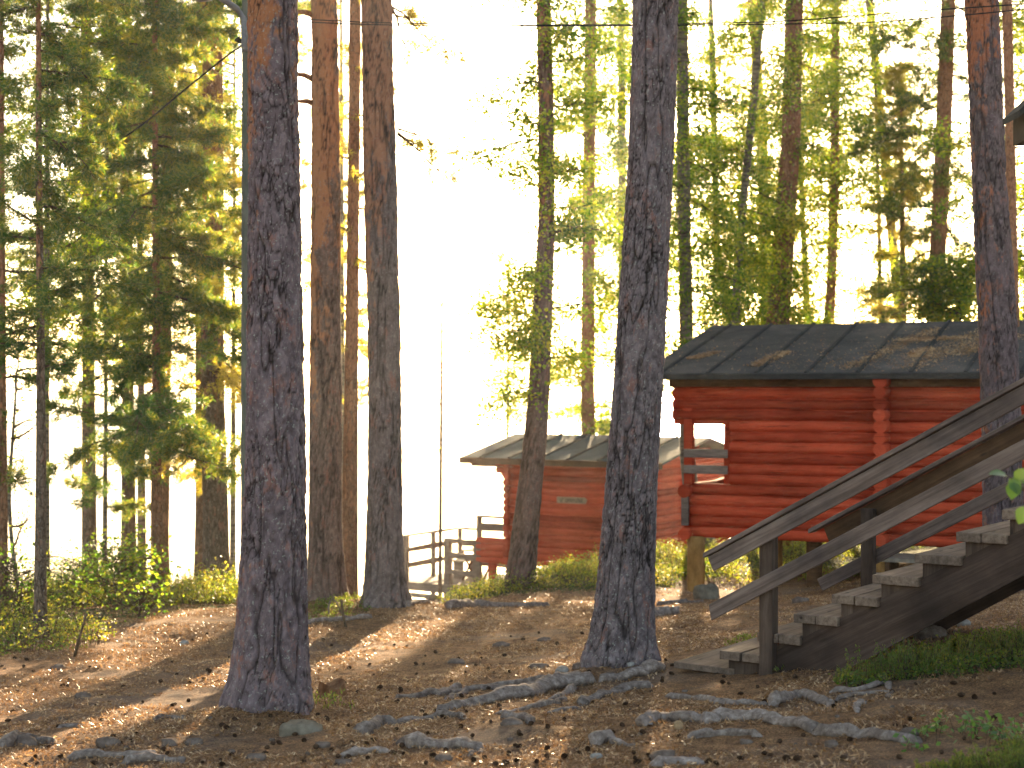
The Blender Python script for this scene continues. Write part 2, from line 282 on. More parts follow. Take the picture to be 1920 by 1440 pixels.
def ground_mat():
    m, t, b, N, L = newmat('forest_floor'); v = texco(N, L, (1, 1, 1))
    n1 = noise(N, L, v, 0.55, 5, 0.6); n2 = noise(N, L, v, 7, 8, 0.75); n3 = noise(N, L, texco(N, L, (1, 1, 1)), 70, 6, 0.8)
    r1 = ramp(N, [(0.30, (0.060, 0.031, 0.018)), (0.48, (0.20, 0.10, 0.045)), (0.72, (0.33, 0.18, 0.08))]); L(n2, r1.inputs[0])
    r3 = ramp(N, [(0.38, (0.35, 0.33, 0.31)), (0.50, (1, 1, 1)), (0.62, (2.0, 1.9, 1.75))]); L(n3, r3.inputs[0])
    c = mixc(N, L, 1.0, r1.outputs[0], r3.outputs[0], 'MULTIPLY')
    rs = ramp(N, [(0.50, (0, 0, 0)), (0.62, (0.45, 0.45, 0.45))]); L(n1, rs.inputs[0])
    c = mixc(N, L, rs.outputs[0], c, mixc(N, L, n3, (0.14, 0.105, 0.085), (0.20, 0.165, 0.14)))   # trodden bare sand
    a = N('Attribute'); a.attribute_name = 'moss'; ng = noise(N, L, v, 9, 5, 0.7)
    mm = N('Math'); mm.operation = 'MULTIPLY_ADD'; L(a.outputs['Fac'], mm.inputs[0]); mm.inputs[1].default_value = 1.3; mm.inputs[2].default_value = -0.62
    m2 = N('Math'); m2.operation = 'ADD'; L(mm.outputs[0], m2.inputs[0]); L(ng, m2.inputs[1]); rg = ramp(N, [(0.5, (0, 0, 0)), (0.62, (1, 1, 1))]); L(m2.outputs[0], rg.inputs[0])
    c = mixc(N, L, rg.outputs[0], c, mixc(N, L, n3, (0.035, 0.05, 0.012), (0.085, 0.10, 0.025)))
    L(c, b.inputs['Base Color']); b.inputs['Roughness'].default_value = 0.95; b.inputs['Specular IOR Level'].default_value = 0.15
    ad = N('Math'); ad.operation = 'MULTIPLY_ADD'; L(n2, ad.inputs[0]); ad.inputs[1].default_value = 1.5; L(n3, ad.inputs[2])
    bump(N, L, ad.outputs[0], b, 1.0, 0.03); return m
M['ground'] = ground_mat()
def water_mat():
    m, t, b, N, L = newmat('lake_water'); b.inputs['Base Color'].default_value = (0.02, 0.035, 0.04, 1); b.inputs['Roughness'].default_value = 0.16; b.inputs['IOR'].default_value = 1.33
    n = noise(N, L, texco(N, L, (1, 1.6, 1)), 1.2, 5, 0.65); bump(N, L, n, b, 0.5, 0.25); return m
M['water'] = water_mat()

# ------------------------------------------------------------------ ground
CP = np.array([(0, 0, -1.65), (-3, 0, -1.95), (3, 0, -1.4), (-15, 0, -3.0), (15, 0, -0.2), (0, -6, -1.2), (0, 8.2, -2.08), (-3.02, 8.8, -2.24), (2.5, 7.3, -1.86),
    (-1.69, 10.4, -2.27), (0.87, 11.9, -2.27), (1.87, 11.2, -2.09), (4.2, 12.6, -1.90), (-2.24, 18, -2.66), (-1.49, 17.5, -2.66), (-1.15, 19, -2.75), (-1.5, 25, -3.8), (-1.3, 21.2, -3.15), (-1.8, 23, -3.5), (-1.0, 20.2, -2.98), (5, 28, -2.85), (7, 30, -3.1),
    (0.12, 22, -2.80), (2.65, 21.4, -2.93), (-5.06, 16, -2.70), (-6, 22, -3.12), (-4.5, 22.5, -3.25), (1, 26, -3.15), (3, 27, -3.12), (3, 33, -4.2), (-1.2, 35.7, -4.95),
    (-2.2, 33, -4.9), (-6, 32, -5.4), (-12, 30, -5.6), (-12, 18, -3.5), (-20, 25, -5.4), (6, 20, -2.55), (9, 24, -2.5), (12, 15, -1.0), (8, 33, -4), (15, 33, -3.6),
    (20, 20, -1.2), (20, 5, -0.4), (-20, 8, -3.4), (-10, 8, -2.75), (8, 8, -1.3), (-20, 50, -9), (-8, 50, -9), (0, 50, -9), (8, 50, -9), (20, 50, -9), (-20, 42, -7.4), (0, 43, -7.2), (20, 42, -6.4), (-6, 42, -7.3), (-3, 28, -4.4)])
def _U(r2): return np.where(r2 > 1e-9, r2 * np.log(r2 + 1e-12) * 0.5, 0.0)
_n = len(CP); _r2 = ((CP[:, None, :2] - CP[None, :, :2]) ** 2).sum(2); _A = np.zeros((_n + 3, _n + 3)); _A[:_n, :_n] = _U(_r2) + np.eye(_n) * 0.15
_A[:_n, _n] = 1; _A[:_n, _n + 1:] = CP[:, :2]; _A[_n:, :_n] = _A[:_n, _n:].T; _w = np.linalg.solve(_A, np.concatenate([CP[:, 2], [0, 0, 0]]))
def gbase(x, y):
    x = np.asarray(x, float); y = np.asarray(y, float); xc = np.clip(x, -22, 22); yc = np.clip(y, -6, 50)
    o = _w[_n] + _w[_n + 1] * xc + _w[_n + 2] * yc
    for i in range(_n): o = o + _w[i] * _U((xc - CP[i, 0]) ** 2 + (yc - CP[i, 1]) ** 2)
    return np.where(y > 50, o - np.clip(y - 50, 0, 40) * 0.15, o)
MOUNDS = [(-1.69, 10.4, 0.13, 0.42), (0.87, 11.9, 0.13, 0.42), (-2.3, 18, 0.12, 0.7), (-1.5, 17.5, 0.12, 0.7)]
def gz(x, y):
    x = np.atleast_1d(np.asarray(x, float)).ravel(); y = np.atleast_1d(np.asarray(y, float)).ravel()
    P = np.stack([x, y, np.zeros_like(x)], 1)
    z = gbase(x, y) + 0.035 * fbm(P * 0.9, 3, 3) + 0.011 * fbm(P * 5.0, 11, 3)
    near = (np.abs(x) < 12) & (y < 32) & (y > 4)
    if near.any():
        Q = P[near]; z[near] += 0.007 * fbm(Q * 22, 23, 2)
    for mx, my, mh, mr_ in MOUNDS: z = z + mh * np.exp(-((x - mx) ** 2 + (y - my) ** 2) / mr_ ** 2)
    return z
def gz1(x, y): return float(gz([x], [y])[0])
def GP(u, v, y0=5.0, y1=60.0):
    """first ground point along the sight line through photo pixel (u, v)"""
    ys = np.linspace(y0, y1, 1400); d = (HZ - v) / F * ys - gz((u - 960) / F * ys, ys); k = int(np.argmax(d < 0)) if (d < 0).any() else int(np.argmin(d)); Y = ys[k]
    return np.array([(u - 960) / F * Y, Y, gz1((u - 960) / F * Y, Y)])
gx = np.concatenate([-np.geomspace(1500, 12, 22), np.linspace(-11.5, -6.6, 40), np.arange(-6.5, 6.5, 0.04), np.linspace(6.6, 11.5, 40), np.geomspace(12, 1500, 22)])
gy = np.concatenate([-np.geomspace(1500, 4, 16), np.linspace(-3, 5.9, 25), np.arange(6, 20, 0.045), np.arange(20, 30, 0.1), np.arange(30, 55, 0.5), np.geomspace(56, 1500, 16)])
X, Y = np.meshgrid(gx, gy); Z = gz(X.ravel(), Y.ravel()); nx, ny = len(gx), len(gy)
def patch(x, y, blobs):
    o = np.zeros_like(np.asarray(x, float))
    for cx, cy, rx, ry in blobs: o = np.maximum(o, np.clip(1.5 - np.sqrt(((x - cx) / rx) ** 2 + ((y - cy) / ry) ** 2), 0, 1))
    return o
MOSS = [(-7.0, 19.5, 3.2, 4.2), (-4.4, 21.5, 1.7, 3.0), (-8, 16, 2.6, 2.0), (0.6, 22.6, 1.9, 2.0), (2.6, 25.5, 1.6, 2.6), (1.2, 27, 2.6, 3.2), (5, 26, 4, 3.0), (3.0, 10.1, 0.5, 0.25), (-12, 24, 5, 8)]
ms = patch(X.ravel(), Y.ravel(), MOSS)
idx = np.arange(nx * ny).reshape(ny, nx); GF = np.stack([idx[:-1, :-1], idx[:-1, 1:], idx[1:, 1:], idx[1:, :-1]], 2).reshape(-1, 4)
g = mesh_np('ground', np.stack([X.ravel(), Y.ravel(), Z], 1), GF, M['ground'], smooth=True, attrs={'moss': ('POINT', ms)}); tag(g, kind='structure')
lw = MB(); lw.add([(-1450, 38, -8.1), (1450, 38, -8.1), (1450, 1500, -8.1), (-1450, 1500, -8.1)], [(0, 1, 2, 3)]); tag(lw.build('lake_water', M['water']), kind='structure')

# ------------------------------------------------------------------ big log cabin
class Fr:
    def __init__(s, o, a, d): s.o = np.array(o, float); s.a = np.array(a, float); s.d = np.array(d, float)
    def __call__(s, u, t, z): p = s.o + u * s.a + t * s.d; return (p[0], p[1], z)
def fbox(mb, f, s0, s1, t0, t1, z0, z1): return mb.hexa([f(s0, t0, z0), f(s1, t0, z0), f(s1, t1, z0), f(s0, t1, z0), f(s0, t0, z1), f(s1, t0, z1), f(s1, t1, z1), f(s0, t1, z1)])
LG = 0.152
def log(mb, p0, p1, r=0.0775, n=14):
    p0, p1 = np.array(p0), np.array(p1); m = max(2, int(np.linalg.norm(p1 - p0) / 0.35) + 1); sd_ = rng.uniform(0, 6)
    pts = [p0 + (p1 - p0) * i / (m - 1) + np.array([0, 0, 0.004 * math.sin(sd_ + i)]) for i in range(m)]
    mb.tube(pts, [r * (1 + 0.035 * math.sin(sd_ + 1.3 * i) + 0.02 * rng.normal()) for i in range(m)], n, True, 0.02, sd_)
def logwall(mb, P0, P1, z0, rows, r=0.0775, j=0.02):
    rows = list(rows); a_ = np.array(P1[:2]) - np.array(P0[:2]); L_ = np.linalg.norm(a_); a_ = a_ / L_; n_ = np.array([-a_[1], a_[0]]) * 0.03; p_ = np.array(P0[:2]) + a_ * 0.015; q_ = np.array(P1[:2]) - a_ * 0.12; lo, hi = z0 + rows[0] * LG + (0.05 if rows[0] == 0 else -0.06), z0 + rows[-1] * LG + 0.12
    mb.hexa([(*(p_ - n_), lo), (*(q_ - n_), lo), (*(q_ + n_), lo), (*(p_ + n_), lo), (*(p_ - n_), hi), (*(q_ - n_), hi), (*(q_ + n_), hi), (*(p_ + n_), hi)])
    for k in rows:
        z = z0 + (k + 0.5) * LG; e = rng.uniform(-j, j)
        log(mb, (P0[0], P0[1], z), (P1[0] + e * (P1[0] - P0[0]) * 0.1, P1[1], z), r * rng.uniform(0.97, 1.03))
ang = R(25); fb = Fr((2.534, 21.5), (math.cos(ang), -math.sin(ang)), (math.sin(ang), math.cos(ang)))
BC = thing('log_cabin', 'large red log cabin raised on ochre pillars behind the wooden staircase', 'log cabin', (*(fb(0, 0, 0)[:2]), -2.93))
zb = -2.13; NR = 15
mb = MB(); logwall(mb, fb(-0.05, 0, 0), fb(8.7, 0, 0), zb, range(0, 5)); logwall(mb, fb(0.634, 0, 0), fb(8.7, 0, 0), zb, range(5, 11)); logwall(mb, fb(-0.22, 0, 0), fb(8.7, 0, 0), zb, range(11, NR)); fw = mb.build('front_wall', M['red'], BC, True)
mb = MB(); logwall(mb, fb(2.81, 5.2, 0), fb(8.7, 5.2, 0), zb, range(0, NR)); logwall(mb, fb(-0.1, 5.2, 0), fb(2.81, 5.2, 0), zb, range(0, 4)); logwall(mb, fb(-0.1, 5.2, 0), fb(2.81, 5.2, 0), zb, range(11, NR)); mb.build('back_wall', M['red'], BC, True)
mb = MB()
for k in range(NR):
    z = zb + k * LG + 0.02; e = 0.42 + (0.02 if k % 2 else -0.015) + rng.uniform(-0.02, 0.02); log(mb, fb(2.81, -e, z + LG / 2), fb(2.81, 5.4, z + LG / 2), 0.078 + 0.012 * rng.uniform())
mb.build('cross_wall', M['red'], BC, True)
mb = MB(); [log(mb, fb(8.45, -0.28, zb + k * LG + 0.1), fb(8.45, 5.45, zb + k * LG + 0.1)) for k in range(NR)]; mb.build('end_wall', M['red'], BC, True)
mb = MB(); [log(mb, fb(0.0, -0.20 if k in (0, 4) else -0.02, zb + k * LG + 0.05), fb(0.0, 5.4, zb + k * LG + 0.05), 0.09 if k in (0, 4) else 0.08) for k in range(0, 5)]
[log(mb, fb(0.0, -0.05, zb + k * LG + 0.05), fb(0.0, 5.4, zb + k * LG + 0.05), 0.08) for k in range(12, NR)]; mb.build('porch_side_wall', M['red'], BC, True)
for s_, t_, w_ in ((0.03, -0.03, 0.065), (0.555, 0.12, 0.045)):
    mb = MB(); fbox(mb, fb, s_ - w_, s_ + w_, t_ - w_, t_ + w_, zb + 4.9 * LG, zb + 11.1 * LG); mb.build('porch_post', M['red'], BC, bevel=0.01)
mb = MB(); fbox(mb, fb, -0.05, 0.05, -0.16, -0.10, zb + 0.55 * LG * 2, zb + 4.4 * LG); mb.build('corner_board', M['grey_wood'], BC)
for z0, z1, dz in ((-0.99, -0.87, 0.0), (-1.22, -1.10, 0.01)):
    mb = MB(); fbox(mb, fb, -0.03, 0.62, -0.115, -0.085, z0, z1); mb.build('porch_rail', M['grey_wood'], BC, bevel=0.008)
for z0 in (-0.93, -1.18):
    mb = MB(); fbox(mb, fb, 0.1, 0.66, 1.7, 1.74, z0, z0 + 0.12); mb.build('porch_rail', M['brown_wood'], BC)
mb = MB(); fbox(mb, fb, -0.25, 8.8, -0.11, -0.02, 0.02, 0.135); mb.build('eave_shade_beam', M['brown_wood'], BC)  # beam under the eave; its dark brown also stands in for the eave's shade
mb = MB(); fbox(mb, fb, 0.02, 8.4, 0.09, 5.1, zb + 0.0, zb + 0.06); mb.build('floor', M['brown_wood'], BC)
te, tr, se, s9 = -0.45, 2.95, -0.56, 9.0; ze, zr = 0.20, 1.02
def roofslab(mb, f, s0, s1, t0, z0, t1, z1, th):
    mb.hexa([f(s0, t0, z0 - th), f(s1, t0, z0 - th), f(s1, t1, z1 - th), f(s0, t1, z1 - th), f(s0, t0, z0), f(s1, t0, z0), f(s1, t1, z1), f(s0, t1, z1)])
mb = MB(); roofslab(mb, fb, se, s9, te, ze, tr, zr, 0.05); roofslab(mb, fb, se, s9, tr + (tr - te), ze, tr + 0.002, zr, 0.05); rf = mb.build('roof', M['roof'], BC)
mb = MB(); roofslab(mb, fb, se, s9, te - 0.012, ze - 0.002, te + 0.03, ze + 0.014, 0.075); mb.build('fascia', M['felt_edge'], rf)
k = 0; s_ = se + 0.25
while s_ < s9:
    mb = MB(); j = rng.uniform(-0.04, 0.04)
    mb.hexa([fb(s_, te + 0.02, ze + 0.003), fb(s_ + 0.06, te + 0.02, ze + 0.003), fb(s_ + 0.06 + j, tr, zr + 0.003), fb(s_ + j, tr, zr + 0.003), fb(s_ + 0.01, te + 0.02, ze + 0.028), fb(s_ + 0.05, te + 0.02, ze + 0.028), fb(s_ + 0.05 + j, tr, zr + 0.028), fb(s_ + 0.01 + j, tr, zr + 0.028)])
    mb.build('felt_seam', M['felt_edge'], rf); s_ += 0.7
# gables (logs above the wall head) left open on the porch side, closed at the cross wall
mb = MB()
for k in range(4):
    z = zb + (NR + k + 0.2) * LG; hw = 2.95 - 0.35 - k * 0.62
    if z + 0.1 < zr: log(mb, fb(2.81, 2.6 - hw + 0.35, z), fb(2.81, 2.95 + hw, z), 0.07)
mb.build('gable', M['red'], BC, True)
for s_, t_, ww, mt in ((0.12, 0.0, 0.125, 'ochre'), (0.95, 1.3, 0.09, 'ochre'), (1.75, 0.35, 0.11, 'brown_wood'), (2.78, 0.1, 0.12, 'ochre'), (5.5, 0.1, 0.12, 'ochre'), (8.3, 0.1, 0.12, 'ochre'), (0.12, 5.0, 0.12, 'ochre'), (2.78, 5.0, 0.12, 'ochre'), (8.3, 5.0, 0.12, 'ochre')):
    p = fb(s_, t_, 0); z0 = gz1(p[0], p[1]) - 0.2; mb = MB(); mb.tube([(p[0], p[1], z0 + (zb + 0.01 - z0) * i / 4) for i in range(5)], ww, 14, True, 0.03, s_); mb.build('pillar', M[mt], BC, True)
# small stoop on the far side of the staircase
p0 = fb(3.3, -0.55, 0); ST = thing('wooden_stoop', 'low dark wooden stoop against the red cabin wall under the staircase', 'stoop', (p0[0], p0[1], gz1(p0[0], p0[1])))
mb = MB(); fbox(mb, fb, 2.9, 4.3, -0.8, -0.1, -2.27, -2.22); mb.build('top_board', M['deck'], ST); mb = MB(); fbox(mb, fb, 2.85, 4.3, -1.1, -0.82, -2.46, -2.41); mb.build('lower_step', M['deck'], ST)
for s_ in (2.95, 4.2):
    mb = MB(); fbox(mb, fb, s_, s_ + 0.06, -1.08, -0.12, -2.75, -2.465); fbox(mb, fb, s_, s_ + 0.06, -0.78, -0.12, -2.465, -2.275); mb.build('side_board', M['brown_wood'], ST)
# needle drifts lying on the roof
def drift(name, label, blobs, n, size, seed):
    r_ = np.random.default_rng(seed); C = []
    for s0, t0, s1, t1, wd in blobs:
        q = r_.uniform(0, 1, n); s_ = s0 + (s1 - s0) * q + r_.normal(0, wd, n); t_ = t0 + (t1 - t0) * q + r_.normal(0, wd * 0.7, n); t_ = np.clip(t_, te + 0.1, tr - 0.05)
        P = np.array([fb(a, b, ze + (b - te) / (tr - te) * (zr - ze) + 0.006 + r_.uniform(0, 0.02)) for a, b in zip(s_, t_)]); C.append(P)
    C = np.concatenate(C); V, Fq = chips(C, size, r_, np.array([-0.1, -0.24, 0.97])); o = mesh_np(name, V, Fq, M['litter'], attrs={'rnd': ('FACE', r_.uniform(0.1, 0.7, len(Fq)))}); return tag(o, label, 'pine litter', kind='stuff')
def chips(C, size, r_, nrm=None, flat=0.35, asp=(0.15, 0.5)):
    n = len(C); nn = r_.normal(0, flat, (n, 3)) + (np.array([0, 0, 1.0]) if nrm is None else nrm); nn /= np.linalg.norm(nn, axis=1)[:, None]
    a = np.cross(nn, r_.normal(0, 1, (n, 3))); a /= np.linalg.norm(a, axis=1)[:, None]; b = np.cross(nn, a)
    L_ = size * r_.uniform(0.5, 1.5, (n, 1)); W_ = L_ * r_.uniform(asp[0], asp[1], (n, 1))
    V = np.stack([C - a * L_, C - b * W_ + a * L_ * 0.1, C + a * L_, C + b * W_], 1).reshape(-1, 3); return V, np.arange(4 * n).reshape(-1, 4)
drift('needle_drift', 'rust brown pine needles gathered in drifts on the dark cabin roof', [(2.35, -0.15, 3.1, 2.4, 0.09), (3.15, -0.2, 3.9, 2.3, 0.13), (3.7, 0.6, 4.3, 1.9, 0.12), (1.0, 0.0, 1.2, 0.9, 0.06), (2.75, 1.6, 3.6, 1.7, 0.10), (-0.1, 0.5, 0.1, 0.9, 0.05), (3.1, 0.5, 3.2, 1.0, 0.07)], 1700, 0.018, 5)
drift('scattered_needles', 'loose needles and twigs scattered over the dark cabin roof', [(0, 1, 5, 1.2, 0.9), (1, 0.2, 4, 0.3, 0.5)], 900, 0.016, 6)

# ------------------------------------------------------------------ small log cabin, deck
fs = Fr((3.0, 33.0), (-0.848, 0.53), (0.53, 0.848)); SC_ = thing('log_cabin', 'small red log cabin with grey green felt roof down by the lake', 'log cabin', (3.0, 33.0, -4.2)); zs = -4.12
mb = MB(); logwall(mb, fs(-0.15, 0, 0), fs(3.72, 0, 0), zs, range(4, 14)); logwall(mb, fs(-0.15, 0, 0), fs(4.5, 0, 0), zs, range(0, 4)); logwall(mb, fs(-0.15, 0, 0), fs(3.95, 0, 0), zs, range(14, 16)); mb.build('side_wall', M['red'], SC_, True)
mb = MB(); [log(mb, fs(0.0, -0.16, zs + k * LG + 0.1), fs(0.0, 4.2, zs + k * LG + 0.1)) for k in range(16)]; mb.build('gable_wall', M['red'], SC_, True)
mb = MB(); [log(mb, fs(0.02, 0.35 + k * 0.6, zs + (16 + k) * LG + 0.06), fs(0.02, 3.9 - k * 0.65, zs + (16 + k) * LG + 0.06)) for k in range(3)]; mb.build('gable', M['red'], SC_, True)
mb = MB(); [log(mb, fs(3.62, -0.16, zs + k * LG + 0.1), fs(3.62, 4.2, zs + k * LG + 0.1)) for k in range(16)]; mb.build('porch_wall', M['red'], SC_, True)
mb = MB(); logwall(mb, fs(-0.15, 4.1, 0), fs(3.72, 4.1, 0), zs, range(16)); mb.build('back_wall', M['red'], SC_, True)
te2, tr2 = -0.4, 2.1; ze2, zr2 = -1.63, -1.13
mb = MB(); roofslab(mb, fs, -0.55, 4.74, te2, ze2, tr2, zr2, 0.05); roofslab(mb, fs, -0.55, 4.74, 2 * tr2 - te2, ze2, tr2 + 0.002, zr2, 0.05); rf2 = mb.build('roof', M['roof_green'], SC_)
mb = MB(); roofslab(mb, fs, -0.55, 4.75, te2 - 0.015, ze2 - 0.004, te2 + 0.02, ze2 + 0.012, 0.13); mb.build('fascia', M['brown_wood'], rf2)
for i in range(6):
    s_ = 0.25 + 0.78 * i; mb = MB(); mb.hexa([fs(s_, te2 + 0.02, ze2 + 0.003), fs(s_ + 0.05, te2 + 0.02, ze2 + 0.003), fs(s_ + 0.05, tr2, zr2 + 0.003), fs(s_, tr2, zr2 + 0.003), fs(s_, te2 + 0.02, ze2 + 0.04), fs(s_ + 0.05, te2 + 0.02, ze2 + 0.04), fs(s_ + 0.05, tr2, zr2 + 0.04), fs(s_, tr2, zr2 + 0.04)]); mb.build('felt_seam', M['felt_edge'], rf2)
for t_ in (0.0, 2.0, 4.1):
    mb = MB(); log(mb, fs(3.5, t_, -1.78), fs(4.65, t_, -1.78 + 0.0), 0.07); mb.build('purlin', M['brown_wood'], SC_, True)
for s_, t_ in ((4.45, 0.0), (4.45, 3.9)):
    mb = MB(); fbox(mb, fs, s_ - 0.05, s_ + 0.05, t_ - 0.05, t_ + 0.05, -4.75, -3.02 if t_ == 0 else -1.8); mb.build('porch_post', M['grey_wood'], SC_)
mb = MB(); fbox(mb, fs, 3.66, 4.5, -0.03, 0.03, -3.06, -3.0); mb.build('porch_rail', M['grey_wood'], SC_)
mb = MB(); fbox(mb, fs, 3.66, 4.42, -0.02, 0.02, -3.34, -3.18); mb.build('porch_rail', M['grey_wood'], SC_)
mb = MB(); fbox(mb, fs, 3.66, 4.55, 0.1, 4.0, -4.22, -4.14); mb.build('porch_floor', M['deck'], SC_)
for s_ in (0.2, 2.0, 3.6, 4.1):
    p = fs(s_, 0.05, 0); mb = MB(); mb.tube([(p[0], p[1], gz1(p[0], p[1]) - 0.3), (p[0], p[1], zs + 0.02)], 0.11, 10); mb.build('pillar', M['red'], SC_, True)
mb = MB(); fbox(mb, fs, 4.02, 4.2, 0.8, 0.85, -3.75, -3.3); CH = thing('porch_bench', 'brown wooden bench with upright back on the small cabin porch', 'bench', fs(4.1, 0.8, -4.14)); mb.build('backrest', M['brown_wood'], CH)
mb = MB(); fbox(mb, fs, 3.8, 4.35, 0.9, 1.3, -3.72, -3.66); mb.build('seat', M['brown_wood'], CH)
for a_ in (3.84, 4.28):
    mb = MB(); fbox(mb, fs, a_, a_ + 0.05, 0.92, 1.28, -4.14, -3.722); mb.build('leg', M['brown_wood'], CH)
# sign board
SG = thing('name_board', 'small pale arrow shaped board with dark lettering on the small cabin wall', 'sign', fs(1.65, -0.1, -2.4))
def spos(u, v): # point on the plane t=-0.1 of the small cabin wall
    k = (u - 960) / F; o = fs.o - 0.1 * fs.d; s_ = (k * o[1] - o[0]) / (fs.a[0] - k * fs.a[1]); Y_ = o[1] + s_ * fs.a[1]; return s_, (HZ - v) / F * Y_
sA, zA = spos(1045, 931); sB, zB = spos(1097, 933); sC, zC = spos(1101, 938); sD, zD = spos(1098, 945); sE, zE = spos(1045, 943)
mb = MB(); pts = [(sA, zA), (sB, zB), (sC, zC), (sD, zD), (sE, zE)]; fr = [fs(a_, -0.125, b_) for a_, b_ in pts]; bk = [fs(a_, -0.09, b_) for a_, b_ in pts]
mb.add(fr + bk, [(0, 1, 2, 3, 4), (9, 8, 7, 6, 5)] + [(i, i + 5, (i + 1) % 5 + 5, (i + 1) % 5) for i in range(5)]); bd = mb.build('board', M['sign'], SG)
mb = MB(); r_ = np.random.default_rng(3); u_ = 1052
while u_ < 1095:
    if not (1056 < u_ < 1060):
        h = r_.choice([0.10, 0.12, 0.09]); a_, zc = spos(u_, 937.6 + (u_ - 1045) * 0.02); b_, _ = spos(u_ + 0.8, 938)
        lo, hi = min(a_, b_), max(a_, b_); fbox(mb, fs, lo, hi, -0.131, -0.1245, zc - h / 2 * 0.75, zc + h / 2 * 0.75)
        if r_.uniform() < 0.7:
            b2, _ = spos(u_ + 2.4, 938); zz = zc + r_.choice([-0.03, 0.0, 0.03]); fbox(mb, fs, min(a_, b2), max(a_, b2), -0.130, -0.1245, zz - 0.008, zz + 0.008)
    u_ += 3.1
mb.build('lettering', M['ink'], bd)
# deck
DK = thing('porch_deck', 'weathered wooden deck with plank railings left of the small cabin', 'deck', fs(5.6, 0.0, -4.9)); zf = -4.72
mb = MB(); [fbox(mb, fs, 4.5, 6.78, 0.0 + i * 0.125, 0.0 + i * 0.125 + 0.118, zf - 0.04, zf) for i in range(20)]; mb.build('floor', M['deck'], DK)
mb = MB(); fbox(mb, fs, 4.5, 6.78, -0.04, -0.003, zf - 0.20, zf - 0.005); mb.build('edge_board', M['grey_wood'], DK)
mb = MB(); fbox(mb, fs, 5.5, 6.8, -0.55, -0.22, -5.0, -4.94); mb.build('step', M['deck'], DK)
for s_ in (5.6, 6.7):
    mb = MB(); fbox(mb, fs, s_ - 0.06, s_ + 0.06, -0.5, -0.045, -5.4, -5.003); mb.build('step_support', M['grey_wood'], DK)
for s_, t_, w_ in ((6.62, 0.05, 0.055), (5.38, 0.05, 0.075), (4.58, 0.05, 0.05), (6.62, 1.2, 0.045), (6.62, 2.4, 0.045), (4.9, 2.4, 0.045)):
    mb = MB(); fbox(mb, fs, s_ - w_, s_ + w_, t_ - w_, t_ + w_, -5.6, -3.6); mb.build('post', M['grey_wood'], DK)
def plank(mb, f, A, B, hw, th=0.03, n=10, seed=0):
    r_ = np.random.default_rng(seed); pr = None
    for i in range(n):
        q0, q1 = i / n, (i + 1) / n; pts = []
        h0 = hw * (1 + 0.18 * math.sin(7 * q0 + seed) + 0.1 * math.sin(17 * q0 + seed)); h1 = hw * (1 + 0.18 * math.sin(7 * q1 + seed) + 0.1 * math.sin(17 * q1 + seed))
        c0 = A + (B - A) * q0; c1 = A + (B - A) * q1; o = np.array([0, th / 2, 0]) if abs(A[1] - B[1]) < 0.3 else np.array([th / 2, 0, 0])
        z = np.array([0, 0, 1.0]); P = [c0 - o - z * h0, c1 - o - z * h1, c1 + o - z * h1, c0 + o - z * h0, c0 - o + z * h0, c1 - o + z * h1, c1 + o + z * h1, c0 + o + z * h0]
        mb.hexa([f(*p) for p in P])
for i, (A, B, hw) in enumerate((((5.38, -0.04, -3.63), (4.5, -0.04, -3.63), 0.035), ((5.38, -0.04, -3.98), (4.5, -0.04, -4.02), 0.07), ((5.38, -0.04, -4.38), (4.5, -0.04, -4.42), 0.06), ((6.70, 0.0, -3.62), (6.70, 2.4, -3.62), 0.03), ((6.70, 0.0, -3.98), (6.70, 2.4, -3.95), 0.06), ((6.70, 0.0, -4.36), (6.70, 2.4, -4.33), 0.06), ((6.6, 2.46, -3.62), (4.9, 2.46, -3.62), 0.03), ((6.6, 2.46, -4.0), (4.9, 2.46, -4.0), 0.06))):
    mb = MB(); plank(mb, fs, np.array(A), np.array(B), hw, 0.035, 10, i); mb.build('rail', M['grey_wood'], DK)
TB = thing('trestle_table', 'brown picnic table with crossed legs standing on the porch deck', 'table', fs(4.95, 1.1, zf))
mb = MB(); fbox(mb, fs, 4.62, 5.45, 0.7, 1.5, zf + 0.74, zf + 0.78); mb.build('tabletop', M['deck'], TB)
for s_ in (4.72, 5.3):
    mb = MB(); mb.tube([fs(s_ - 0.22, 0.8, zf), fs(s_ + 0.16, 0.8, zf + 0.74)], 0.03, 6); mb.build('leg', M['brown_wood'], TB); mb = MB(); mb.tube([fs(s_ + 0.2, 0.86, zf), fs(s_ - 0.18, 0.86, zf + 0.74)], 0.03, 6); mb.build('leg', M['brown_wood'], TB)
mb = MB(); fbox(mb, fs, 5.6, 6.0, 1.0, 2.0, zf + 0.42, zf + 0.46); BN = thing('deck_bench', 'low plank bench beside the railing on the porch deck', 'bench', fs(5.8, 1.5, zf)); mb.build('seat', M['deck'], BN)
for t_ in (1.1, 1.85):
    mb = MB(); fbox(mb, fs, 5.66, 5.94, t_, t_ + 0.05, zf, zf + 0.418); mb.build('leg', M['grey_wood'], BN)

